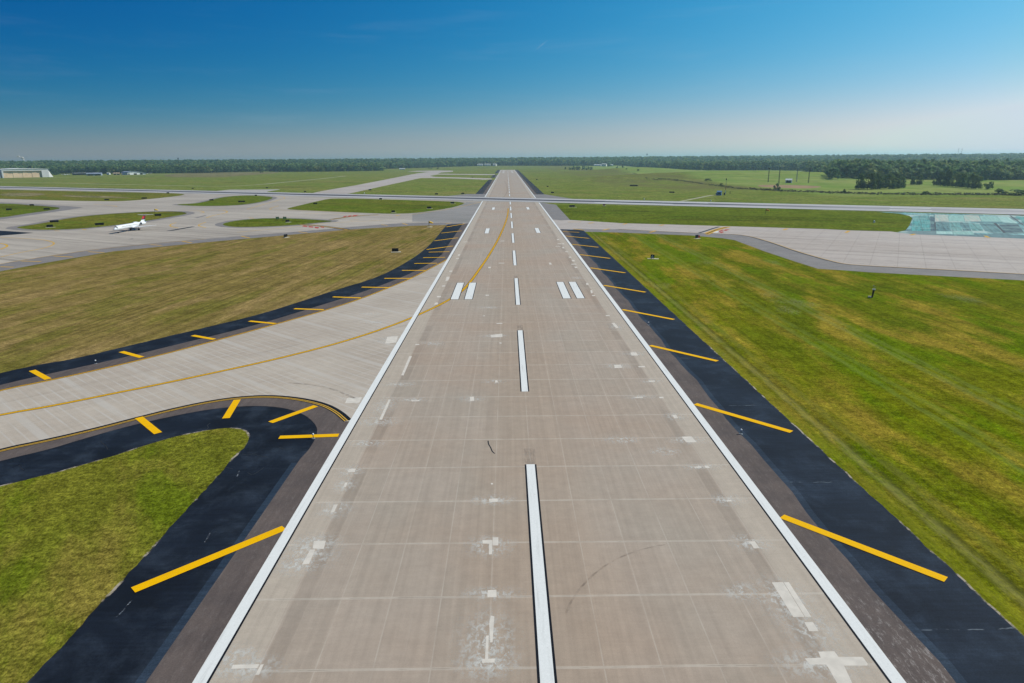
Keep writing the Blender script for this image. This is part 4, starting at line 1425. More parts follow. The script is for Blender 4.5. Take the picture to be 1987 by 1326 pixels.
proto = make_sign(MT_BLACKP)
proto_bare = make_sign(MT_BLACKP, 2.1, 1.0, pad=False)
signs = [
    # x, y, padded, turn, width factor, label
    (767, 490, 1, 0.05, 1.0, 'black taxiway sign on a pale pad in the tan grass, beside the black shoulder'),
    (554.5, 461.5, 1, 0.9, 0.9, 'black taxiway sign turned edgeways at the upper rim of the tan grass field'),
    (558, 432, 1, 0.5, 0.9, 'black taxiway sign on a pale pad on the narrow green island between two taxiways'),
    (763, 413, 1, 0.1, 0.9, 'black taxiway sign with pale pad at the lower rim of the long green island'),
    (833, 405.5, 1, 0.0, 1.2, 'black taxiway sign under the right tip of the long green island, beside the runway'),
    (878, 396, 1, 0.0, 1.2, 'black taxiway sign in the topmost right tip of the long green island by the crossing'),
    (738.7, 388, 1, 0.0, 1.0, 'black taxiway sign on the top rim of the long green island, mid-way along'),
    (611.8, 397, 0, 0.0, 1.3, 'black taxiway sign at the left end of the long green island'),
    (105.7, 432.5, 0, 0.0, 1.9, 'wide black taxiway sign at the upper left rim of the olive island'),
    (97, 442, 1, 0.0, 1.2, 'black taxiway sign on a pad at the lower left rim of the olive island'),
    (193.5, 438, 0, 0.0, 1.9, 'wide black taxiway sign on the olive island, ahead of the white jet'),
    (306.8, 420, 0, 0.0, 1.7, 'black taxiway sign on the olive island behind the tail of the white jet'),
    (207.5, 389.3, 0, 0.0, 1.6, 'black taxiway sign at the lower rim of the striped grass strip, left of two'),
    (280, 386.5, 0, 0.0, 2.0, 'wide black taxiway sign at the lower rim of the striped grass strip, right of two'),
    (326, 376, 0, 0.0, 1.2, 'small black taxiway sign near the right tip of the long striped grass strip'),
    (62, 400, 0, 0.0, 1.3, 'black taxiway sign at the top of the grass triangle at the left edge'),
    (17.7, 408.8, 0, 0.0, 1.5, 'black taxiway sign in the grass triangle, the one nearest the left edge of the photo'),
    (91, 408, 0, 0.0, 1.7, 'black taxiway sign near the pointed end of the grass triangle at the left edge'),
    (410.5, 390, 0, 0.0, 1.5, 'black taxiway sign in the left half of the small green island below the crossing runway'),
    (469, 393.2, 0, 0.0, 2.4, 'wide black taxiway sign at the lower rim of the small green crossing-side island'),
    (496.6, 381, 0, 0.0, 0.9, 'small dark taxiway sign at the top rim of the small green island'),
    (518, 366, 0, 0.0, 1.2, 'black taxiway sign on the meadow beyond the crossing runway, above the pale concrete stub'),
    (592, 373.4, 0, 0.0, 1.0, 'dark taxiway sign on the meadow just left of the wide diagonal taxiway'),
    (374, 367, 0, 0.0, 1.0, 'small dark taxiway sign beyond the crossing runway, left of the concrete stub'),
    (718, 370, 0, 0.0, 1.5, 'black taxiway sign on the grass wedge right of the wide diagonal taxiway'),
    (847, 378.2, 0, 0.0, 1.4, 'black taxiway sign on the far grass wedge, left of two above the crossing'),
    (898, 377.2, 0, 0.0, 1.4, 'black taxiway sign on the far grass wedge, beside the black runway shoulder'),
    (917, 345, 0, 0.0, 1.6, 'small dark taxiway sign on the thin grass island between the far runway links'),
    (1072, 375.5, 0, 0.0, 1.4, 'black taxiway sign on the green meadow right of the runway, just beyond the crossing'),
    (1110, 402.6, 1, 0.0, 1.6, 'black taxiway sign on a pale pad in the long right-hand grass strip'),
    (1062.6, 363.3, 0, 0.0, 1.0, 'small dark marker sign in browned grass beside the far right shoulder, nearer of two'),
    (1041.5, 349.2, 0, 0.0, 1.3, 'small dark marker sign in browned grass beside the far right shoulder, farther of two'),
    (1303.6, 375, 0, 0.0, 2.3, 'wide dark taxiway sign alone on the green meadow beyond the crossing runway'),
]
used = {0: False, 1: False}
for px, py, pad, rz, wf, lab in signs:
    src = proto if pad else proto_bare
    o = src if not used[pad] else copy_tree(src)
    used[pad] = True
    P0 = at(px, py)
    o.location = (P0.x, P0.y, P0.z + (Z4 if pad else 0.06))
    o.rotation_euler = (0, 0, face_cam(P0) + rz)
    o.scale = (wf, 1, 1.0)
    tag(o, lab, 'airfield sign', SG)

# a pair of pale yellow signs, side by side
P0 = at(546, 426.5)
for i, (dx, lab) in enumerate(((-2.2, 'pale yellow taxiway sign on the narrow green island, the left one of a pair'), (2.0, 'pale yellow taxiway sign on the narrow green island, the right one of a pair'))):
    o = make_sign(MT_LIME, 1.9, 1.2, pad=False)
    o.location = (P0.x + dx, P0.y, Z4)
    o.rotation_euler = (0, 0, face_cam(P0) - 0.5)
    tag(o, lab, 'airfield sign', 'pale yellow signs on the narrow green island')
P0 = at(1352, 463.5)
o = make_sign(MT_BLACKP, 1.6, 1.2)
b = MB()
b.box(0.85, 1.9, -0.12, 0.12, 0.3, 1.2)
b.build('red_panel', MT_REDP, o)
o.location = (P0.x, P0.y, Z2)
o.rotation_euler = (0, 0, face_cam(P0) + 0.9)
tag(o, 'red and black taxiway sign on a white pad by the red painted mark', 'airfield sign')
P0 = at(1172, 400)
o = make_sign(MT_REDP, 1.5, 0.9)
o.location = (P0.x, P0.y, Z3)
o.rotation_euler = (0, 0, face_cam(P0))
tag(o, 'small red-brown sign on a white pad atop the long right-hand grass strip', 'airfield sign')

# the runway distance sign: a white 6 on black
P0 = at(1266, 502.6)
six = empty('distance_sign', (P0.x, P0.y, Z1), face_cam(P0))
tag(six, 'square black distance sign with a white 6 on a pale pad in the right-hand grass', 'airfield sign')
b = MB()
b.box(-0.61, 0.61, -0.15, 0.15, 0.22, 1.42)
b.build('panel', MT_BLACKP, six)
b = MB()
b.box(-1.65, 2.1, -0.75, 0.75, 0.0, 0.06)
b.build('base_pad', MT_PAD, six)
for x in (-0.4, 0.4):
    b = MB()
    b.tube((x, 0, 0.05), (x, 0, 0.23), 0.06)
    b.build('leg', MT_STEEL, six)
cu = bpy.data.curves.new('numeral', 'FONT')
cu.body = '6'
cu.size = 1.45
cu.align_x = 'CENTER'
cu.extrude = 0.01
cu.offset = 0.015
cu.materials.append(MT_WHITE)
tmp = bpy.data.objects.new('numeral', cu)
COL.objects.link(tmp)
bpy.context.view_layer.update()
num_me = bpy.data.meshes.new_from_object(tmp.evaluated_get(bpy.context.evaluated_depsgraph_get()))
bpy.data.objects.remove(tmp)
o = link('numeral', num_me, six, (0, -0.165, 0.30))
o.rotation_euler = (math.pi / 2, 0, 0)


# ------------------------------------------------------------------ wind socks
def windsock(px, py, h, cloth, label, rz, pad=True, L=2.2):
    P0 = at(px, py)
    root = empty('windsock', (P0.x, P0.y, Z4), rz)
    tag(root, label, 'windsock', 'windsocks on low posts')
    b = MB()
    b.tube((0, 0, 0), (0, 0, h), 0.09, 0.07)
    b.build('post', MT_DARK, root)
    b = MB()
    ring = lambda x, r, z: [(x, r * math.cos(a), z + r * math.sin(a)) for a in [2 * math.pi * i / 12 for i in range(12)]]
    b.loft([ring(0.1, 0.55, h - 0.1), ring(L * 0.35, 0.50, h - 0.16), ring(L * 0.7, 0.40, h - 0.34), ring(L, 0.28, h - 0.62)])
    b.build('sock', cloth, root, smooth=True)
    b = MB()
    n = 14
    for i in range(n):
        a0, a1 = 2 * math.pi * i / n, 2 * math.pi * (i + 1) / n
        b.tube((0.08, 0.56 * math.cos(a0), h - 0.1 + 0.56 * math.sin(a0)), (0.08, 0.56 * math.cos(a1), h - 0.1 + 0.56 * math.sin(a1)), 0.035, n=5)
    b.build('hoop', MT_STEEL, root)
    if pad:
        b = MB()
        b.tube((0.4, 0, 0), (0.4, 0, 0.07), 1.5, n=20)
        b.build('base_pad', MT_PAD, root)
    return root


windsock(832.5, 441.3, 2.5, MT_YCLOTH, 'yellow windsock on a dark post at the near left corner of the crossing', 0.5)
windsock(300.5, 414, 2.3, MT_YCLOTH, 'yellow windsock on the olive island above the tail of the white jet', 0.4, False)
windsock(1485, 416, 2.6, MT_ORANGE, 'orange windsock standing alone in the long right-hand grass strip', -0.5, False)


# ------------------------------------------------------------------ runway edge lights
def make_light():
    root = empty('edge_light')
    b = MB()
    b.tube((0, 0, 0), (0, 0, 0.05), 0.2, 0.17, 14)
    b.build('base_plate', MT_STEEL, root)
    b = MB()
    b.tube((0, 0, 0.05), (0, 0, 0.38), 0.035)
    b.build('stem', MT_DARK, root)
    b = MB()
    rr = lambda r, z: [(r * math.cos(a), r * math.sin(a), z) for a in [2 * math.pi * i / 10 for i in range(10)]]
    b.loft([rr(0.05, 0.36), rr(0.10, 0.40), rr(0.11, 0.46), rr(0.07, 0.52), rr(0.02, 0.54)])
    b.build('lamp_globe', MT_WHITE, root, smooth=True)
    return root


el0 = None
for px, py, z, lab in ((1437.5, 843.5, Z3, 'white runway edge light on the right black shoulder, the nearest of the three edge lights'), (1258, 631.5, Z2, 'white runway edge light on the right black shoulder, just past the fourth yellow bar'), (186, 706.5, Z2, 'white edge light on the black rim of the left exit, above the yellow edge line'),
                       (608, 852, Z3, 'white edge light on the black nose beside the flat yellow bar')):
    o = make_light() if el0 is None else copy_tree(el0)
    el0 = el0 or o
    x, y = flat(px, py)
    o.location = (x, y, z)
    o.scale = (1.25, 1.25, 1.25)
    tag(o, lab, 'runway light', 'runway edge lights')

# ------------------------------------------------------------------ weather post in the right-hand grass
P0 = at(1692, 578)
root = empty('weather_post', (P0.x, P0.y, Z1), face_cam(P0))
tag(root, 'dark instrument post with pale collar and whip aerial standing alone in the right-hand grass', 'instrument post')
b = MB()
b.tube((0, 0, 0), (0.18, 0, 1.9), 0.17, 0.22, 10)
b.build('post', MT_DARK, root)
b = MB()
b.box(-0.85, -0.15, -0.3, 0.3, 0.0, 0.32)
b.build('cable_box', MT_PAD, root)
b = MB()
b.box(-0.15, 0.55, -0.22, 0.22, 1.9, 2.12)
b.build('collar', MT_WHITE, root)
b = MB()
b.tube((0.15, 0, 2.1), (0.1, 0, 2.95), 0.05, 0.03)
b.tube((0.1, 0, 2.62), (0.5, 0, 2.66), 0.04)
b.tube((0.1, 0, 2.9), (-0.12, 0, 2.95), 0.09)
b.build('aerial', MT_STEEL, root)
# white markers in the grass
mk = None
for px, py, lab in ((1696, 432.5, 'small white marker post in the long right-hand grass strip'), (707, 376, 'small white marker post on the far grass wedge by the crossing'), (1379, 391, 'small pale marker post between crossing runway and blue hut'), (1250, 387.6, 'small pale marker pad on the rim of the crossing runway')):
    P0 = at(px, py)
    if mk is None:
        b = MB()
        b.tube((0, 0, 0), (0, 0, 0.9), 0.45, 0.35, 10)
        b.tube((0, 0, 0.9), (0, 0, 1.15), 0.35, 0.12, 10)
        mk = b.build('marker_post', MT_WHITE)
        o = mk
    else:
        o = mk.copy()
        COL.objects.link(o)
    o.location = (P0.x, P0.y, 0.06)
    tag(o, lab, 'marker post')


# ------------------------------------------------------------------ the jet
def make_jet():
    nose_p = flat(229.7, 452.9)
    hd = math.radians(-91.0)
    main_p = (nose_p[0] - 14.45 * math.cos(hd), nose_p[1] - 14.45 * math.sin(hd))
    root = empty('airliner', (main_p[0], main_p[1], Z3), hd)
    tag(root, 'white regional jet with red and navy tail fin taxiing beside the olive grass island', 'aeroplane')
    M_W = plain('jet_white', P(240, 243, 246), 0.3, 0.5, 0.03)
    M_N = plain('jet_navy', P(30, 36, 66), 0.35, 0.5, 0.05)
    M_R = plain('jet_red', P(196, 22, 44), 0.35, 0.5, 0.05)
    M_G = plain('cockpit_glass', P(18, 22, 28), 0.15, 0.6, 0.05)
    M_T = plain('tyre', P(22, 22, 24), 0.8, 0.2)
    R = 1.14
    # local x forward, main wheels at x = 0, nose wheels at x = 14.45
    st = [(17.6, 0.06, 1.95), (17.2, 0.38, 2.0), (16.5, 0.72, 2.12), (15.6, 0.98, 2.3), (14.6, R, 2.42), (10, R, 2.45), (4, R, 2.45), (-2, R, 2.45), (-5, 1.05, 2.55), (-8, 0.72, 2.8), (-10.5, 0.35, 3.05), (-11.6, 0.08, 3.15)]
    rings = [[(x, r * math.cos(a), z + r * math.sin(a)) for a in [2 * math.pi * i / 20 for i in range(20)]] for x, r, z in st]
    b = MB()
    b.loft(rings)
    n = 20
    for k in range(len(b.f)):
        i = k % n
        if k < n * (len(rings) - 1) and i in (13, 14, 15, 16) and 6 <= k // n <= 8:
            b.m[k] = 1
    b.build('fuselage', [M_W, M_N], root, smooth=True)
    b = MB()   # cockpit panes wrap the brow
    for a0, a1 in ((0.25, 0.75), (0.8, 1.25), (1.9, 2.35), (2.4, 2.9), (1.3, 1.85)):
        f = []
        for x, a in ((16.35, a0), (16.35, a1), (15.65, a1), (15.65, a0)):
            r = 0.78 if x > 16 else 0.985
            f.append((x, r * 1.03 * math.cos(a), (2.14 if x > 16 else 2.29) + r * 1.03 * math.sin(a)))
        b.face(f)
    b.build('cockpit_window', M_G, root)
    b = MB()
    for s in (-1, 1):
        for i in range(24):
            x = 12.4 - i * 0.62
            b.face([(x, s * 1.137, 2.72), (x + 0.25, s * 1.137, 2.72), (x + 0.25, s * 1.10, 3.0), (x, s * 1.10, 3.0)][::s])
    b.build('cabin_windows', M_G, root)

    def wing(nm, mats, rx, ry, rz, tipx, tipy, tipz, c0, c1, th):
        bb = MB()
        sec = lambda x, y, z, c, t: [(x, y, z), (x - c * 0.3, y, z + t), (x - c, y, z), (x - c * 0.3, y, z - t * 0.6)]
        bb.loft([sec(rx, ry, rz, c0, c0 * th), sec(tipx, tipy, tipz, c1, c1 * th)])
        return bb.build(nm, mats, root)
    for s in (-1, 1):
        wing('wing', M_W, 4.2, s * 0.8, 1.6, -1.4, s * 10.0, 2.2, 4.6, 1.1, 0.07)
        wing('tailplane', M_W, -9.7, s * 0.05, 6.62, -11.4, s * 3.9, 6.75, 2.0, 1.0, 0.06)
        bb = MB()
        ex = [(-2.9, 0.55), (-3.1, 0.68), (-4.5, 0.72), (-6.2, 0.6), (-7.0, 0.42)]
        bb.loft([[(x, s * 1.95 + r * math.cos(a), 3.0 + r * math.sin(a)) for a in [2 * math.pi * i / 14 for i in range(14)]] for x, r in ex])
        e = bb.build('engine', M_W, root, smooth=True)
        bb = MB()
        bb.face([(-2.88, s * 1.95 + 0.50 * math.cos(a), 3.0 + 0.50 * math.sin(a)) for a in [2 * math.pi * i / 14 for i in range(14)]])
        bb.build('intake', M_G, e)
        bb = MB()
        bb.box(-5.6, -3.8, min(s * 0.95, s * 1.35), max(s * 0.95, s * 1.35), 2.92, 3.1)
        bb.build('pylon', M_W, root)
        bb = MB()
        bb.tube((0, s * 2.05, 0.4), (0, s * 2.05, 1.7), 0.1)
        g = bb.build('landing_gear', M_N, root)
        bb = MB()
        for dy in (-0.24, 0.24):
            bb.tube((0, s * 2.05 + dy - 0.11, 0.4), (0, s * 2.05 + dy + 0.11, 0.4), 0.4, n=16)
        bb.build('tyre', M_T, g)
    bb = MB()
    bb.tube((14.45, 0, 0.3), (14.5, 0, 1.5), 0.07)
    g = bb.build('landing_gear', M_W, root)
    bb = MB()
    for dy in (-0.2, 0.2):
        bb.tube((14.45, dy - 0.09, 0.28), (14.45, dy + 0.09, 0.28), 0.28, n=14)
    bb.build('tyre', M_T, g)
    sec = lambda x, z, c, t: [(x, 0, z), (x - c * 0.35, t, z), (x - c, 0, z), (x - c * 0.35, -t, z)]
    bb = MB()
    bb.loft([sec(-5.6, 3.2, 4.8, 0.22), sec(-7.2, 4.4, 3.6, 0.2)], 0)
    bb.loft([sec(-7.2, 4.41, 3.6, 0.2), sec(-7.7, 4.9, 3.35, 0.19)], 1)
    bb.loft([sec(-7.7, 4.91, 3.35, 0.19), sec(-9.2, 6.2, 2.75, 0.16)], 2)
    bb.loft([sec(-9.2, 6.21, 2.75, 0.16), sec(-9.6, 6.7, 2.5, 0.15)], 1)
    bb.build('tail_fin', [M_W, M_N, M_R], root)
    bb = MB()   # belly fairing
    bb.loft([[(x, w * math.cos(a), 1.55 + h * math.sin(a)) for a in [2 * math.pi * i / 14 for i in range(14)]] for x, w, h in ((6, 0.2, 0.1), (4.5, 1.0, 0.5), (0, 1.25, 0.62), (-2.5, 0.9, 0.45), (-4, 0.2, 0.1))])
    bb.build('belly_fairing', M_N, root, smooth=True)
    return root


make_jet()


# ------------------------------------------------------------------ buildings
def building(name, label, cat, p0, p1, h, depth, wall, roof, rise=0.0, over=0.6, doors=0, windows=0, door_mat=None, off=0.0):
    """front wall from p0 to p1 (survey marks), gable roof along it"""
    A, B = at(*p0), at(*p1)
    z = min(A.z, B.z)
    L = (B - A).to_2d().length
    an = math.atan2(B.y - A.y, B.x - A.x)
    root = empty(name, (A.x, A.y, z), an)
    tag(root, label, cat)
    b = MB()
    b.box(0, L, 0, depth, -0.5, h)
    if rise:
        b.face([(0, 0, h), (0, depth / 2, h + rise * 0.98), (0, depth, h)])
        b.face([(L, 0, h), (L, depth, h), (L, depth / 2, h + rise * 0.98)])
    b.build('wall', wall, root)
    b = MB()
    if rise:
        t = 0.25
        for y0, z0, y1, z1 in ((-over, h + 0.02 - over * rise / (depth / 2), depth / 2, h + rise), (depth + over, h + 0.02 - over * rise / (depth / 2), depth / 2, h + rise)):
            b.face([(-over, y0, z0), (L + over, y0, z0), (L + over, y1, z1), (-over, y1, z1)])
            b.face([(-over, y0, z0 + t), (L + over, y0, z0 + t), (L + over, y1, z1 + t), (-over, y1, z1 + t)])
            b.face([(-over, y0, z0), (L + over, y0, z0), (L + over, y0, z0 + t), (-over, y0, z0 + t)])
    else:
        b.box(-over, L + over, -over, depth + over, h + 0.01, h + 0.4)
    b.build('roof', roof, root)
    dm = door_mat or MT_SHADE
    for i in range(doors):
        w = L / (doors + 0.0)
        b = MB()
        b.box(w * (i + 0.15), w * (i + 0.85), -0.08, 0.3, 0, h * 0.72)
        b.build('door', dm, root)
    for i in range(windows):
        w = L / windows
        b = MB()
        b.box(w * (i + 0.3), w * (i + 0.7), -0.06, 0.2, h * 0.45, h * 0.8)
        b.build('window', MT_SHADE, root)
    return root


# the great hangar: an open front with a tan back wall, sloping end walls
A = Vector((*flat(6, 345.9), 0))
B = A + Vector((0.82, 0.57, 0)) * 78.0
L = (B - A).length / 0.95
hg = empty('hangar', (A.x, A.y, 0), math.radians(54.0))
tag(hg, 'large pale grey hangar with open tan front at the left edge, before the dark wood', 'hangar')
H0, HD = 21.0, 15.5
b = MB()
b.box(-1, L + 14, -1, 0.5, HD, H0 - 1.5)
b.box(-1, L + 14, 0.5, 50, H0 - 1.8, H0 - 1.5)
b.box(-1, 2, -1, 0.5, 0, HD - 0.01)
b.box(L - 1, L + 14, -1, 0.5, 0, HD - 0.01)
b.box(-1, -0.6, 0.5, 50, 0, H0 - 1.81)
b.box(L + 13.6, L + 14, 0.5, 50, 0, H0 - 1.81)
b.build('wall', MT_GREYW, hg)
b = MB()
rf_ = [(-2, -2), (L + 15, -2), (L + 15, 51), (-2, 51)]
b.face([(-2, -2, H0 - 1.4), (L * 0.5, -2, H0 + 0.6), (L * 0.5, 51, H0 + 0.6), (-2, 51, H0 - 1.4)])
b.face([(L * 0.5, -2, H0 + 0.6), (L + 15, -2, H0 - 1.2), (L + 15, 51, H0 - 1.2), (L * 0.5, 51, H0 + 0.6)])
b.face([(-2, -2, H0 - 1.5), (L + 15, -2, H0 - 1.5), (L + 15, -2, H0 - 1.2), (L * 0.5, -2, H0 + 0.6), (-2, -2, H0 - 1.4)])
b.build('roof', MT_WHITEW, hg)
b = MB()
for i in range(8):
    x0 = 2.2 + i * (L - 3.4) / 8
    b.box(x0, x0 + (L - 3.4) / 8 - 0.15, 1.3 + 0.5 * (i % 2), 1.6 + 0.5 * (i % 2), 0, HD - 0.02)
b.build('door_leaf', MT_TAN, hg)
b = MB()
b.face([(L + 14.02, -1, 0), (L + 24, 3, 0), (L + 17, 3, HD - 2), (L + 14.02, -1, HD)])
b.face([(L + 24, 3, 0), (L + 24, 40, 0), (L + 17, 40, HD - 2), (L + 17, 3, HD - 2)])
b.build('buttress', MT_GREYW, hg)
b = MB()
b.box(-14, -6, -2, 46, 0, H0 - 4)
b.face([(-14, -2, H0 - 3.9), (-6, -2, H0 - 3.9), (-5, -2, 0), (-14, -2, 0)])
b.build('annex', MT_PALEB, hg)

building('warehouse', 'white flat-roofed warehouse behind the right end of the great hangar', 'warehouse', (71, 337.6), (101, 336.8), 11.5, 30, MT_WHITEW, MT_WHITEW, 0, 0.5, 1, 2)
building('cottage', 'small cream building half hidden by dark trees right of the white warehouse', 'building', (111, 334.6), (120, 334.6), 7, 10, plain('cream_wall', P(226, 218, 190), 0.8), MT_WHITEW, 2.5, 0.5, 0, 2)
building('shelter', 'long low open shelter with a white roof beside the parked light aircraft', 'shelter', (145, 340.2), (192, 339.3), 5.2, 18, MT_SHADE, MT_WHITEW, 0.0, 2.0)
building('terminal', 'low blue-grey roofed building in front of the long white-roofed shelter', 'building', (168, 341.2), (197, 340.8), 4.6, 22, MT_PALEB, MT_ROOFB, 2.4, 1.0, 2, 3)
building('shed', 'tan shed left of the curved-roof hangar on the far apron', 'shed', (220, 339.8), (233, 339.6), 4.4, 10, MT_TAN, MT_TAN, 1.0, 0.4, 2)
building('shed', 'reddish brown shed next to the curved-roof hangar', 'shed', (236, 339.4), (246, 339.3), 5.0, 10, plain('red_brown_siding', P(150, 92, 70), 0.8), plain('brown_roof', P(120, 84, 70), 0.8), 1.0, 0.4, 1)
building('hut', 'tiny white hut on the far apron between blue-grey building and tan shed', 'hut', (207, 339.3), (212, 339.3), 4.5, 5, MT_WHITEW, MT_WHITEW, 1.0, 0.3)
# hangar with a curved roof
A, B = Vector((*flat(248, 339.6), 0)), Vector((*flat(283, 338.8), 0))
L = (B - A).length
ch = empty('hangar', (A.x, A.y, 0), math.atan2(B.y - A.y, B.x - A.x))
tag(ch, 'low hangar with a curved blue-grey roof and white front on the far apron', 'hangar')
prof = [(-1, 5.2), (1, 7.6), (L * 0.2, 9.4), (L * 0.4, 9.2), (L * 0.65, 7.6), (L * 0.9, 5.0), (L + 4, 3.2)]
b = MB()
for (xa, za), (xb, zb) in zip(prof[:-1], prof[1:]):
    b.face([(xa, -1.5, za), (xb, -1.5, zb), (xb, 30, zb), (xa, 30, za)])
    b.face([(xa, -1.5, za - 0.7), (xb, -1.5, zb - 0.7), (xb, -1.5, zb), (xa, -1.5, za)])
b.build('roof', MT_ROOFB, ch)
b = MB()
b.face([(0, 0, 0), (L, 0, 0)] + [(min(max(x, 0), L), 0, z - 0.4) for x, z in prof[::-1]])
b.box(-0.3, 0, 0, 29, 0, 5.0)
b.box(L, L + 0.3, 0, 29, 0, 3.6)
b.build('wall', MT_WHITEW, ch)
for x0, x1 in ((1.5, 5.5), (L * 0.33, L * 0.5), (L * 0.68, L * 0.82)):
    b = MB()
    b.box(x0, x1, -0.1, 0.2, 0, 3.8)
    b.build('door', MT_SHADE, ch)

# pale buildings far off
MT_FARW = plain('far_white', P(225, 228, 230), 0.8, 0.2, 0.05, 0.05)
for p0, p1, h, lab in (((926, 319.6), (937, 319.5), 6, 'long white far-off building before the woods, leftmost of three beyond the runway end'), ((940, 319.4), (952, 319.3), 6, 'long white far-off building before the woods, middle of three beyond the runway end'), ((956, 319.3), (962, 319.2), 6, 'short white far-off building before the woods, rightmost of three beyond the runway end'),
                       ((1152, 322.5), (1166, 322.6), 5, 'low white building left of the red-banded white one on the far meadow'), ((1167, 323), (1176, 323), 9, 'white far-off building with a dark band beside a dark tree clump'), ((1185, 322.4), (1190, 322.3), 5, 'tiny white house at the foot of the far green mound'),
                       ((533, 333.4), (539, 333.5), 6, 'small pale house at the left end of the dark wood block'), ((775, 329.6), (786, 329.5), 3, 'low white shed on the far meadow above the diagonal taxiway')):
    building('farm_building', lab, 'building', p0, p1, h, 14, MT_FARW, MT_FARW, 1.5, 0.4, 0, 2 if h > 5 else 0)


# light aircraft parked by the shelter
def make_light_plane():
    root = empty('light_aircraft')
    b = MB()
    st = [(3.6, 0.1, 1.3), (3.2, 0.45, 1.3), (1.5, 0.6, 1.4), (-0.5, 0.55, 1.4), (-3.8, 0.15, 1.5)]
    b.loft([[(x, r * math.cos(a), z + r * math.sin(a)) for a in [2 * math.pi * i / 10 for i in range(10)]] for x, r, z in st])
    b.build('fuselage', MT_WHITE, root, smooth=True)
    b = MB()
    b.box(-0.3, 1.3, -5.2, 5.2, 2.0, 2.15)
    b.build('wing', MT_WHITE, root)
    b = MB()
    b.box(-3.9, -2.9, -0.06, 0.06, 1.6, 3.0)
    b.box(-3.9, -3.1, -1.7, 1.7, 1.55, 1.62)
    b.build('tail', MT_WHITE, root)
    for x, y in ((2.2, 0), (0.2, -1.1), (0.2, 1.1)):
        b = MB()
        b.tube((x, y - 0.08, 0.25), (x, y + 0.08, 0.25), 0.25, n=10)
        b.tube((x, y, 0.25), (x, y * 0.5, 1.0), 0.05)
        b.build('wheel', MT_DARK, root)
    return root


lp = None
for px, py, rz, lab in ((124, 340.6, 0.5, 'white light aircraft parked on the grass left of the long white-roofed shelter, leftmost of three'), (129, 340.4, 1.1, 'white light aircraft parked left of the long white-roofed shelter, middle of three'), (133.5, 340.2, 0.2, 'white light aircraft parked left of the long white-roofed shelter, rightmost of three'),
                        (286.5, 338.3, 1.9, 'white light aircraft parked right of the curved-roof hangar, left one of two'), (292, 338.0, 2.5, 'white light aircraft parked right of the curved-roof hangar, right one of two')):
    o = make_light_plane() if lp is None else copy_tree(lp)
    lp = lp or o
    P0 = at(px, py)
    o.location = (P0.x, P0.y, 0.0)
    o.rotation_euler = (0, 0, rz)
    o.scale = (1.3, 1.3, 1.3)
    tag(o, lab, 'light aircraft', 'parked light aircraft on the far apron')

# blue hut, banded mast and cabinet beyond the crossing runway
P0 = at(1395, 379.2)
hut = building('hut', 'small blue equipment hut with a pale end beside the banded mast', 'hut', (1391.0, 379.5), (1399.5, 379.6), 3.0, 3.6, MT_BLUEW, MT_BLUEW, 0.8, 0.25, 0, 1)
b = MB()
b.box(-1.1, -0.02, 0.4, 3.2, -0.2, 2.4)
b.build('side_cabinet', MT_PALEB, hut)
P0 = at(1405.5, 379)
b = MB()
b.box(-0.5, 0.5, -0.4, 0.4, 0, 2.1)
b.box(-0.62, 0.62, -0.52, 0.52, 2.11, 2.2)
o = b.build('cabinet', MT_DARK, loc=P0)
tag(o, 'black equipment cabinet between the blue hut and the banded mast', 'cabinet')
P0 = at(1407.5, 376.5)
hm = height_to(P0, 1407.5, 349.5)
mast = empty('mast', P0)
tag(mast, 'slender red and white banded mast with a dark head behind the blue hut', 'mast')
for i in range(7):
    b = MB()
    b.tube((0, 0, hm * i / 7 + 0.001), (0, 0, hm * (i + 1) / 7), 0.28 - 0.02 * i, 0.26 - 0.02 * i, 8)
    b.build('mast_section', plain('mast_red', P(150, 60, 50)) if i in (2, 3) else (MT_STEEL if i > 3 else MT_WHITE), mast)
b = MB()
b.tube((0, 0, hm), (0, 0, hm + 1.4), 0.55, 0.45, 8)
b.build('head', MT_DARK, mast)
P0 = at(1416.5, 376.8)
b = MB()
b.tube((0, 0, 0), (0, 0, 1.9), 0.22, 0.16)
b.box(-0.4, 0.4, -0.2, 0.2, 1.9, 2.3)
tag(b.build('sensor_post', MT_DARK, loc=P0), 'short dark sensor post right of the banded mast', 'post')


# four lattice aerial masts round a pale hut
def lattice(h, w):
    b = MB()
    lg = [(w * math.cos(a), w * math.sin(a)) for a in (0.3, 2.4, 4.5)]
    for x, y in lg:
        b.tube((x, y, 0), (x * 0.55, y * 0.55, h), 0.16, 0.12, 5)
    n = 9
    for i in range(n):
        for j in range(3):
            k0, k1 = 1 - 0.45 * i / n, 1 - 0.45 * (i + 1) / n
            a, c = lg[j], lg[(j + 1) % 3]
            b.tube((a[0] * k0, a[1] * k0, h * i / n), (c[0] * k1, c[1] * k1, h * (i + 1) / n), 0.08, n=4)
    return b


AG = 'lattice aerial masts round the pale hut on the hill'
for px, pb, pt, lab in ((1490.5, 354, 328.5, 'dark lattice aerial mast with a black head, leftmost of the four round the pale hut'), (1511, 357, 330, 'lattice aerial mast left of the pale hut, nearest to it'), (1545.5, 353.5, 331, 'pale grey lattice aerial mast just right of the pale hut'), (1568.5, 355.5, 327, 'lattice aerial mast, rightmost of the four round the pale hut')):
    P0 = at(px, pb)
    h = height_to(P0, px + 1, pt)
    o = empty('aerial_mast', P0)
    tag(o, lab, 'mast', AG)
    lattice(h, 0.8).build('lattice', MT_STEEL if px == 1545.5 else MT_DARK, o)
    b = MB()
    if px == 1490.5:
        b.tube((0, 0, h), (0, 0, h + 1.6), 1.0, 0.8, 8)
    else:
        b.tube((0, 0, h), (0, 0, h + 2.5), 0.12, 0.06, 5)
    b.build('head', MT_DARK, o)
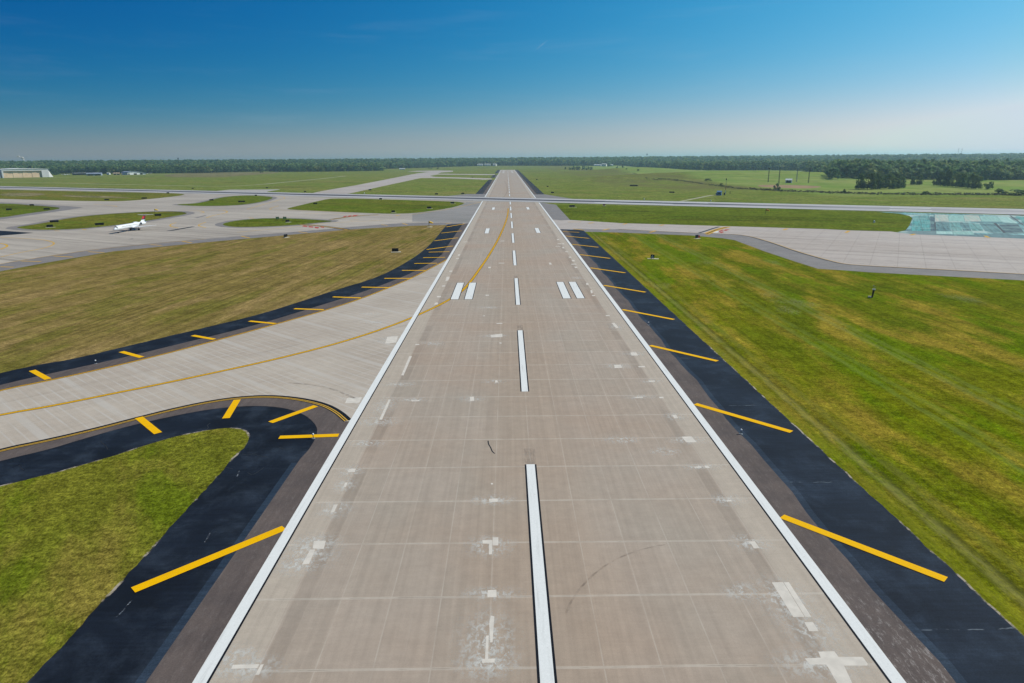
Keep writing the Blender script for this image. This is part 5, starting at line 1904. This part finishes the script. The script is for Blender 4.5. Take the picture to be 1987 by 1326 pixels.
building('hut', 'pale blue-white equipment hut among the four aerial masts on the hill', 'hut', (1524, 355.2), (1536, 355.3), 3.6, 5, MT_PALEB, MT_WHITEW, 1.6, 0.4, 1, 2)
# thin towers on the horizon
for px, pb, pt, w, lab in ((1254.5, 325, 298.5, 1.6, 'telephone mast with a dark head rising over the woods right of the runway end'), (349, 335, 306.5, 1.3, 'slim dark tower rising over the woods at the left'), (1855.5, 322, 288, 0.9, 'thin radio mast on the horizon above the right-hand woods, left one of two'), (1862, 322, 288.5, 0.9, 'thin radio mast on the horizon above the right-hand woods, right one of two'), (1133.5, 322, 304, 1.6, 'stubby pale tower in the woods above the far meadow')):
    P0 = at(px, pb)
    h = height_to(P0, px, pt)
    o = empty('radio_mast', P0)
    tag(o, lab, 'mast')
    b = lattice(h, w)
    b.build('lattice', MT_DARK if px in (1254.5, 349) else MT_STEEL, o)
    b = MB()
    hr = 1.8 if px in (1254.5, 349, 1133.5) else 0.5
    b.tube((0, 0, h - 5), (0, 0, h), hr, hr, 8)
    b.build('head', MT_DARK if px != 1133.5 else MT_STEEL, o)
# drain block in the meadow
P0 = at(1230, 361.5)
b = MB()
b.box(-4.5, 4.5, -1.2, 1.2, -0.2, 1.5)
b.box(-4.8, -3.9, -1.8, 1.8, -0.2, 1.1)
b.box(3.9, 4.8, -1.8, 1.8, -0.2, 1.1)
o = b.build('culvert', MT_DARK, loc=P0)
o.rotation_euler = (0, 0, -0.3)
tag(o, 'dark culvert head sunk in the green meadow right of the runway', 'culvert')

# ------------------------------------------------------------------ trees
def foliage(name, dark, light, warm):
    m = NT(name, 0.8, 0.15)
    oi = m.t.nodes.new('ShaderNodeObjectInfo').outputs['Random']
    p = m.pos()
    n = m.noise(p, 0.16, 3, 0.6)
    c = m.mix(m.ramp(n, 0.35, 0.65), dark, light)
    big = m.noise(p, 0.045, 2)
    c = m.mix(m.math('MULTIPLY', m.ramp(big, 0.52, 0.68), 0.7), c, warm)
    c = m.scale(c, m.ramp(oi, 0.0, 1.0, 0.75, 1.25))
    c = m.scale(c, m.ramp(m.noise(p, 1.3, 3, 0.7), 0.3, 0.7, 0.7, 1.3))
    m.color(c)
    m.translucent(c, 0.38)
    return m.mat


M_LEAF = foliage('foliage', (0.055, 0.112, 0.036, 1), (0.14, 0.205, 0.050, 1), (0.24, 0.265, 0.065, 1))
M_WOODS = foliage('woods_foliage', (0.045, 0.105, 0.046, 1), (0.14, 0.220, 0.070, 1), (0.27, 0.29, 0.09, 1))
M_BARK = plain('bark', (0.08, 0.06, 0.045, 1), 0.9, 0.1, 0.2)
nrng = np.random.default_rng(5)


def crown_quads(rs, n, leaf, rx, rz, clumps=9, z0=0.35, skirt=0):
    """leaf-sized faces gathered in clumps through an egg-shaped crown of unit height; returns (n*4,3)"""
    cz = z0 + rz
    cen = []
    for i in range(clumps):
        a = rs.uniform(0, 2 * math.pi)
        u = rs.uniform(-0.9, 1.0)
        k = (math.sqrt(max(0.0, 1 - u * u)) if u > -0.2 else 1.0) * rs.uniform(0.45, 0.85)
        cen.append((k * rx * math.cos(a), k * rx * math.sin(a), cz + u * rz * 0.78, rs.uniform(0.30, 0.48)))
    for i in range(skirt):
        a = 2 * math.pi * (i + rs.uniform(0, 0.8)) / max(1, skirt)
        k = rs.uniform(0.45, 0.85)
        cen.append((k * rx * math.cos(a), k * rx * math.sin(a), cz - rz * rs.uniform(0.55, 0.8), rs.uniform(0.30, 0.42)))
    clumps += skirt
    cen = np.array(cen)
    idx = rs.integers(0, clumps, n)
    d = rs.normal(size=(n, 3))
    d /= np.linalg.norm(d, axis=1)[:, None]
    rad = cen[idx, 3] * rs.uniform(0.55, 1.05, n) ** 0.5
    c = cen[idx, :3] + d * (rad * np.array([[1], [1], [1]])).T * np.array([rx, rx, rz * 0.9])
    nr = d + rs.normal(size=(n, 3)) * 0.45 + np.array([0.12, 0, 0.5])
    nr /= np.linalg.norm(nr, axis=1)[:, None]
    t = np.cross(nr, rs.normal(size=(n, 3)))
    t /= np.linalg.norm(t, axis=1)[:, None]
    bt = np.cross(nr, t)
    s = leaf * rs.uniform(0.6, 1.3, (n, 1))
    return np.stack([c - t * s - bt * s * 0.7, c + t * s - bt * s * 0.7, c + t * s * 0.8 + bt * s * 0.7, c - t * s * 0.8 + bt * s * 0.7], 1).reshape(-1, 3)


def quad_mesh(name, V, mat):
    nq = len(V) // 4
    me = bpy.data.meshes.new(name)
    me.vertices.add(len(V))
    me.vertices.foreach_set('co', np.ascontiguousarray(V, dtype=np.float32).ravel())
    me.loops.add(nq * 4)
    me.loops.foreach_set('vertex_index', np.arange(nq * 4, dtype=np.int32))
    me.polygons.add(nq)
    me.polygons.foreach_set('loop_start', np.arange(0, nq * 4, 4, dtype=np.int32))
    me.polygons.foreach_set('loop_total', np.full(nq, 4, dtype=np.int32))
    me.materials.append(mat)
    me.update(calc_edges=True)
    return me


def trunk_mesh(h, r):
    b = MB()
    b.tube((0, 0, -0.3), (0.1, 0.05, h * 0.35), r, r * 0.75, 7)
    b.tube((0.1, 0.05, h * 0.35), (0, 0, h * 0.75), r * 0.75, r * 0.3, 7)
    for a in (0.4, 2.3, 4.3):
        b.tube((0.05, 0, h * 0.4), (0.26 * h * math.cos(a), 0.26 * h * math.sin(a), h * 0.66), r * 0.4, r * 0.12, 5)
    return b.mesh('trunk', M_BARK)


TRUNK = trunk_mesh(1.0, 0.022)
VAR = []
for i in range(5):
    V = crown_quads(nrng, 1800, 0.030, (0.34, 0.40, 0.30, 0.36, 0.44)[i], (0.47, 0.48, 0.49, 0.47, 0.46)[i], 18, 0.02, 9)
    V[:, 2] = np.maximum(V[:, 2], 0.03)
    VAR.append(quad_mesh('crown', V, M_LEAF))
BUSH = []
for i in range(3):
    V = crown_quads(nrng, 320, 0.07, 0.6, 0.48, 8, 0.02)
    V[:, 2] = np.maximum(V[:, 2], -0.05)
    BUSH.append(quad_mesh('crown', V, M_LEAF))


def tree(px, py, h, wide, label, group, i, name='tree'):
    P0 = at(px, py)
    root = empty(name, P0, rng.uniform(0, 6.28))
    tag(root, label, 'tree', group)
    root.scale = (h * wide * 0.88, h * wide * 0.88, h)
    link('crown', VAR[i % 5], root)
    link('trunk', TRUNK, root)
    return root


TG = 'trees of the clumps on the meadow before the right-hand woods'
for k, (px, pb, pt, wd, lab) in enumerate((
        (1668, 367.5, 337, 1.0, 'dark round tree at the left end of the left-hand tree clump on the meadow'), (1684, 368, 333, 1.1, 'tall dark tree second from the left in the left-hand tree clump'), (1702, 367.5, 335, 0.9, 'dark tree in the middle of the left-hand tree clump'),
        (1706, 361, 332, 1.0, 'pale yellowish green tree rising behind the middle of the left-hand clump'), (1724, 367, 335, 1.15, 'broad dark tree right of the middle of the left-hand clump'), (1738, 366.5, 337, 1.1, 'rounded dark tree near the right end of the left-hand clump'), (1748, 365.5, 342, 1.0, 'low tree at the right end of the left-hand clump'),
        (1771, 358.5, 343, 1.2, 'left one of two low round trees between the two big clumps'), (1784, 359, 338, 1.0, 'right and taller one of two trees between the two big clumps'),
        (1826, 361, 333, 1.0, 'dark tree at the left end of the right-hand tree clump'), (1838, 362.5, 329, 0.85, 'tallest dark tree of the right-hand tree clump, second from its left end'), (1854, 363.5, 334, 1.0, 'dark tree in the middle of the right-hand tree clump'), (1868, 364.5, 334, 0.9, 'dark tree right of the middle of the right-hand clump'),
        (1884, 366.5, 335, 1.0, 'tree with paler sunlit right side in the right-hand clump'), (1893, 367, 338, 0.9, 'tree at the right end of the right-hand tree clump'))):
    P0 = at(px, pb)
    tree(px, pb, height_to(P0, px, pt), wd, lab, TG, k)
BG = 'bushes scattered on the meadow and along the ditch'
for k, (px, pb, h, wd, lab) in enumerate((
        (1915, 367.6, 7, 0.9, 'small dark bush just right of the right-hand tree clump'), (1921, 368, 8, 0.7, 'upright dark bush at the outer right of the right-hand tree clump'), (1811, 361, 6, 0.8, 'small dark bush just left of the right-hand tree clump'),
        (1374, 351.5, 4.2, 2.0, 'wide low dark bush alone on the hill left of the banded mast'), (1507.5, 369.5, 7, 0.8, 'round dark bush at the ditch below the aerial masts'), (1940, 378, 5, 2.0, 'broad dark bush at the right end of the ditch, left of the last one'), (1975, 379.5, 6, 2.0, 'broad dark bush at the ditch next to the right edge of the photo'),
        (1208, 330, 12, 0.7, 'tall dark bush at the foot of the far green mound'), (1198, 330.5, 12, 0.5, 'slim dark tree-like bush left of the tall one at the far green mound'), (1238, 334, 7, 0.7, 'small dark bush on the slope right of the far green mound'), (1216, 333, 5, 1.2, 'low dark bush beside the tall one at the far green mound'),
        (1098, 329.5, 9, 0.8, 'lone round bush left of the far row of trees'), (1233, 341, 4, 1.4, 'low bush on the ditch line under the far green mound'), (1400, 362.5, 4, 1.3, 'dark bush on the ditch line behind the blue hut'), (1637, 376, 4, 1.0, 'small dark bush on the ditch left of the left-hand tree clump'), (1795, 378.5, 4, 1.0, 'small dark bush on the ditch between the two tree clumps'),
        (835, 328, 8, 1.5, 'dark bush on the far meadow left of the runway end'), (850, 328.5, 6, 1.5, 'low dark bush on the far meadow nearest the runway end'), (508, 335.5, 7, 1.2, 'round dark bush on the meadow left of the dark wood block'))):
    P0 = at(px, pb)
    root = empty('bush', P0, rng.uniform(0, 6.28))
    tag(root, lab, 'bush', BG)
    root.scale = (h * wd, h * wd, h)
    link('crown', BUSH[k % 3], root)
    link('stem', TRUNK, root)

# --- the far row of trees on the meadow and the front rank of the woods
edge_px = [(-400, 338), (0, 337.5), (85, 336.8), (125, 337.0), (200, 337.4), (300, 336.6), (400, 335.6), (528, 332.6), (541, 333.6), (640, 333.2), (732, 331.8), (738, 328.4), (800, 326.5), (860, 324.4), (940, 322.0), (1000, 321.6), (1060, 321.8), (1150, 322.0), (1200, 321.0), (1250, 325.0), (1330, 330.2), (1400, 331.2), (1500, 330.8),
           (1560, 331.5), (1590, 340.0), (1640, 346.5), (1700, 348.0), (1800, 349.5), (1900, 350.5), (1987, 350.0), (2300, 351)]


def edge_at(px):
    for (x0, y0), (x1, y1) in zip(edge_px[:-1], edge_px[1:]):
        if x0 <= px <= x1:
            return y0 + (y1 - y0) * (px - x0) / (x1 - x0)
    return 335.0


SECT = [(-400, 535, 'front rank of the dark woods behind the far hangars'), (535, 736, 'front rank of the dark left-hand wood block'), (736, 1210, 'front rank of the hazy woods beyond the runway end'), (1210, 1585, 'front rank of the woods behind the hill crest'), (1585, 2400, 'front rank of the woods behind the meadow tree clumps')]
KIND = ['dark leafy tree', 'mid green leafy tree', 'pale olive leafy tree', 'tall narrow dark tree', 'broad rounded dark tree']
rank = []
px = -60.0
while px < 2050:
    py = edge_at(px)
    P0 = at(px, py + rng.uniform(-0.2, 0.2))
    d = math.hypot(P0.x, P0.y)
    rank.append((px, P0, d))
    px += max(4.2, 9.5 * FOC / d * rng.uniform(0.7, 1.3))
FR = []
for i in range(5):
    V = crown_quads(nrng, 340, 0.052, (0.40, 0.42, 0.38, 0.34, 0.46)[i], 0.46, 11, 0.02, 4)
    V[:, 2] = np.maximum(V[:, 2], -0.02)
    b = MB()
    b.tube((0, 0, -0.05), (0, 0, 0.6), 0.02, 0.01, 5)
    me = quad_mesh('tree', V, M_WOODS)
    FR.append(me)
for px, P0, d in rank[:290]:
    sec = next(s for a, c, s in SECT if a <= px < c)
    k = rng.randrange(5)
    h = rng.uniform(15, 24) if px > 736 else rng.uniform(19, 27)
    if 1585 < px:
        h = rng.uniform(11, 20)
    o = link('tree', FR[k], None, P0)
    o.rotation_euler = (0, 0, rng.uniform(0, 6.28))
    w = h * rng.uniform(0.85, 1.15)
    o.scale = (w, w, h)
    tag(o, KIND[k] + ' in the ' + sec, 'tree', sec)
for px, pb, h, lab in ((1106, 330, 11, 'leftmost tree of the short far row on the meadow right of the runway end'), (1113, 330.2, 15, 'second tree from the left of the short far row on the meadow'), (1121, 330, 17, 'middle tree of the short far row on the meadow'), (1132, 330, 16, 'fourth tree of the short far row on the meadow'), (1140, 330, 15, 'fifth tree of the short far row on the meadow'), (1147, 330.1, 12, 'rightmost tree of the short far row on the meadow'), (1182, 323.5, 20, 'dark tree right of the white building on the far meadow')):
    P0 = at(px, pb)
    o = link('tree', FR[int(px) % 5], None, P0)
    o.scale = (h * 1.1, h * 1.1, h)
    tag(o, lab, 'tree', 'short far row of trees on the meadow')
for px, pb, h, lab in ((104, 339.5, 19, 'dark tree beside the right end of the white warehouse'), (110, 339.8, 14, 'dark tree between the white warehouse and the small cream building'), (99.5, 339.8, 11, 'small dark tree before the corner of the white warehouse')):
    P0 = at(px, pb)
    o = link('tree', FR[int(px) % 5], None, P0)
    o.scale = (h * 1.1, h * 1.1, h)
    tag(o, lab, 'tree', 'trees by the white warehouse')

# --- the woods behind: one mass
TPL = [crown_quads(nrng, 70, 0.11, 0.42, 0.46, 7, 0.03) for _ in range(6)]
TPL_FAR = [crown_quads(nrng, 22, 0.20, 0.46, 0.46, 5, 0.02) for _ in range(5)]
pts = []
azs = np.linspace(-46, 46, 185)
for a in azs:
    ar = math.radians(a)
    # image column of this bearing at the horizon
    v = CAMROT.inverted() @ Vector((math.sin(ar), math.cos(ar), -0.01))
    pxc = CX + FOC * v.x / -v.z
    py = edge_at(min(2290, max(-390, pxc)))
    near = at(pxc, py).to_2d().length + 10
    step = math.radians(92.0 / 184)
    r = near
    while r < 4600:
        ps = 13.0 if r < near + 260 else (18.0 if r < 2300 else 27.0)
        wcell = r * step
        for _ in range(max(1, int(wcell / ps + nrng.random()))):
            aa = ar + nrng.uniform(-0.5, 0.5) * step
            rr = r + nrng.uniform(-0.4, 0.4) * ps
            pts.append((rr * math.sin(aa), rr * math.cos(aa), 0 if r < 2300 else 1, pxc, r - near))
        r += ps
VV = []
for x, y, far, pxc, dn in pts:
    h = nrng.uniform(17, 25) if not far else nrng.uniform(17, 26)
    if pxc > 1585 and dn < 150:
        h = nrng.uniform(14, 22)
    T = (TPL_FAR[nrng.integers(5)] if far else TPL[nrng.integers(6)])
    an = nrng.uniform(0, 6.28)
    c, s = math.cos(an), math.sin(an)
    w = h * nrng.uniform(0.85, 1.25) * (1.25 if far else 1.0)
    X = T[:, 0] * c - T[:, 1] * s
    Y = T[:, 0] * s + T[:, 1] * c
    VV.append(np.stack([X * w + x, Y * w + y, T[:, 2] * h + terrain(x, y)], 1))
print('woods trees', len(pts))
V = np.concatenate(VV)
tag(link('woods', quad_mesh('woods', V, M_WOODS)), 'dense green woods stretching to the horizon all along the far side', 'woods', kind='stuff')

# --- rank growth along the ditch
ditch = [(1208, 331.5), (1262, 346), (1322, 352), (1400, 362.5), (1430, 366.5), (1520, 371.5), (1600, 374.5), (1700, 377.5), (1800, 378.5), (1900, 378.5), (1987, 379.5)]
VV = []
for (x0, y0), (x1, y1) in zip(ditch[:-1], ditch[1:]):
    n = int((x1 - x0) / 1.1)
    for i in range(n):
        t = (i + nrng.random()) / n
        P0 = at(x0 + (x1 - x0) * t, y0 + (y1 - y0) * t + nrng.normal() * 0.35)
        if nrng.random() < 0.22:
            continue
        h = nrng.uniform(0.8, 2.2)
        T = crown_quads(nrng, 14, 0.20, 0.9, 0.5, 4, 0.0)
        VV.append(T * np.array([h * 1.4, h * 1.4, h]) + np.array([P0.x, P0.y, P0.z]))
M_SCRUB = foliage('scrub_foliage', (0.050, 0.058, 0.030, 1), (0.085, 0.085, 0.050, 1), (0.11, 0.10, 0.065, 1))
tag(link('undergrowth', quad_mesh('undergrowth', np.concatenate(VV), M_SCRUB)), 'rank dark undergrowth along the ditch across the meadow', 'undergrowth', kind='stuff')

# ------------------------------------------------------------------ smoke, contrail


def smoke_material():
    m = NT('smoke', 0.9, 0.0)
    m.color((0.80, 0.74, 0.70, 1))
    lw = m.t.nodes.new('ShaderNodeLayerWeight')
    lw.inputs['Blend'].default_value = 0.35
    m.alpha(m.ramp(lw.outputs['Facing'], 0.05, 0.9, 0.6, 0.0))
    return m.mat


M_SMOKE = smoke_material()


def on_ray(px, py, dist):
    d = ray(px, py).normalized()
    return CAMPOS + d * dist


bm = bmesh.new()
for px, py, r, sx in ((42.0, 306.6, 9, 1.0), (44.0, 308.0, 8, 1.0), (45.8, 309.6, 7, 0.8), (40.6, 305.6, 6, 1.1), (36.5, 304.2, 6, 1.3), (34.6, 303.6, 4.5, 1.2), (46.6, 311.6, 5, 0.7), (43.4, 305.8, 6, 0.9), (45.2, 307.4, 5, 0.9)):
    p = on_ray(px, py, 5600)
    bmesh.ops.create_icosphere(bm, subdivisions=3, radius=1.0, matrix=Matrix.Translation(p) @ Matrix.Diagonal((r * sx, r, r * 0.8, 1)))
for v in bm.verts:
    v.co += v.normal * (2.0 * math.sin(v.co.x * 0.35) * math.cos(v.co.z * 0.4 + v.co.x * 0.2))
me = bpy.data.meshes.new('smoke')
bm.to_mesh(me)
bm.free()
me.polygons.foreach_set('use_smooth', [True] * len(me.polygons))
me.materials.append(M_SMOKE)
tag(link('smoke', me), 'small pale puff of smoke above the woods at the far left', 'smoke', kind='stuff')


def contrail_material():
    m = NT('contrail', 1.0, 0.0)
    m.color((0.8, 0.8, 0.8, 1))
    lw = m.t.nodes.new('ShaderNodeLayerWeight')
    lw.inputs['Blend'].default_value = 0.4
    m.alpha(m.ramp(lw.outputs['Facing'], 0.1, 0.9, 0.30, 0.0))
    return m.mat


b = MB()
p0, p1 = on_ray(1041, 96, 14000), on_ray(1063, 78, 15500)
pm = (p0 + p1) / 2
b.tube(p0, pm, 8, 22, 12, caps=False)
b.tube(pm, p1, 22, 6, 12, caps=False)
tag(b.build('contrail', contrail_material(), smooth=True), 'short thin white contrail high in the blue sky above the runway', 'contrail', kind='stuff')

# ------------------------------------------------------------------ the air
HAZE = 0.000095
if HAZE > 0:
    b = MB()
    b.box(-9000, 9000, -2000, 10500, -1.2, 66.0)
    hm_ = bpy.data.materials.new('haze')
    hm_.use_nodes = True
    t = hm_.node_tree
    for n in list(t.nodes):
        t.nodes.remove(n)
    vo = t.nodes.new('ShaderNodeVolumePrincipled')
    vo.inputs['Color'].default_value = (0.56, 0.79, 0.96, 1)
    vo.inputs['Density'].default_value = HAZE
    vo.inputs['Anisotropy'].default_value = 0.5
    ou = t.nodes.new('ShaderNodeOutputMaterial')
    t.links.new(vo.outputs[0], ou.inputs['Volume'])
    tag(b.build('haze', hm_), kind='stuff')
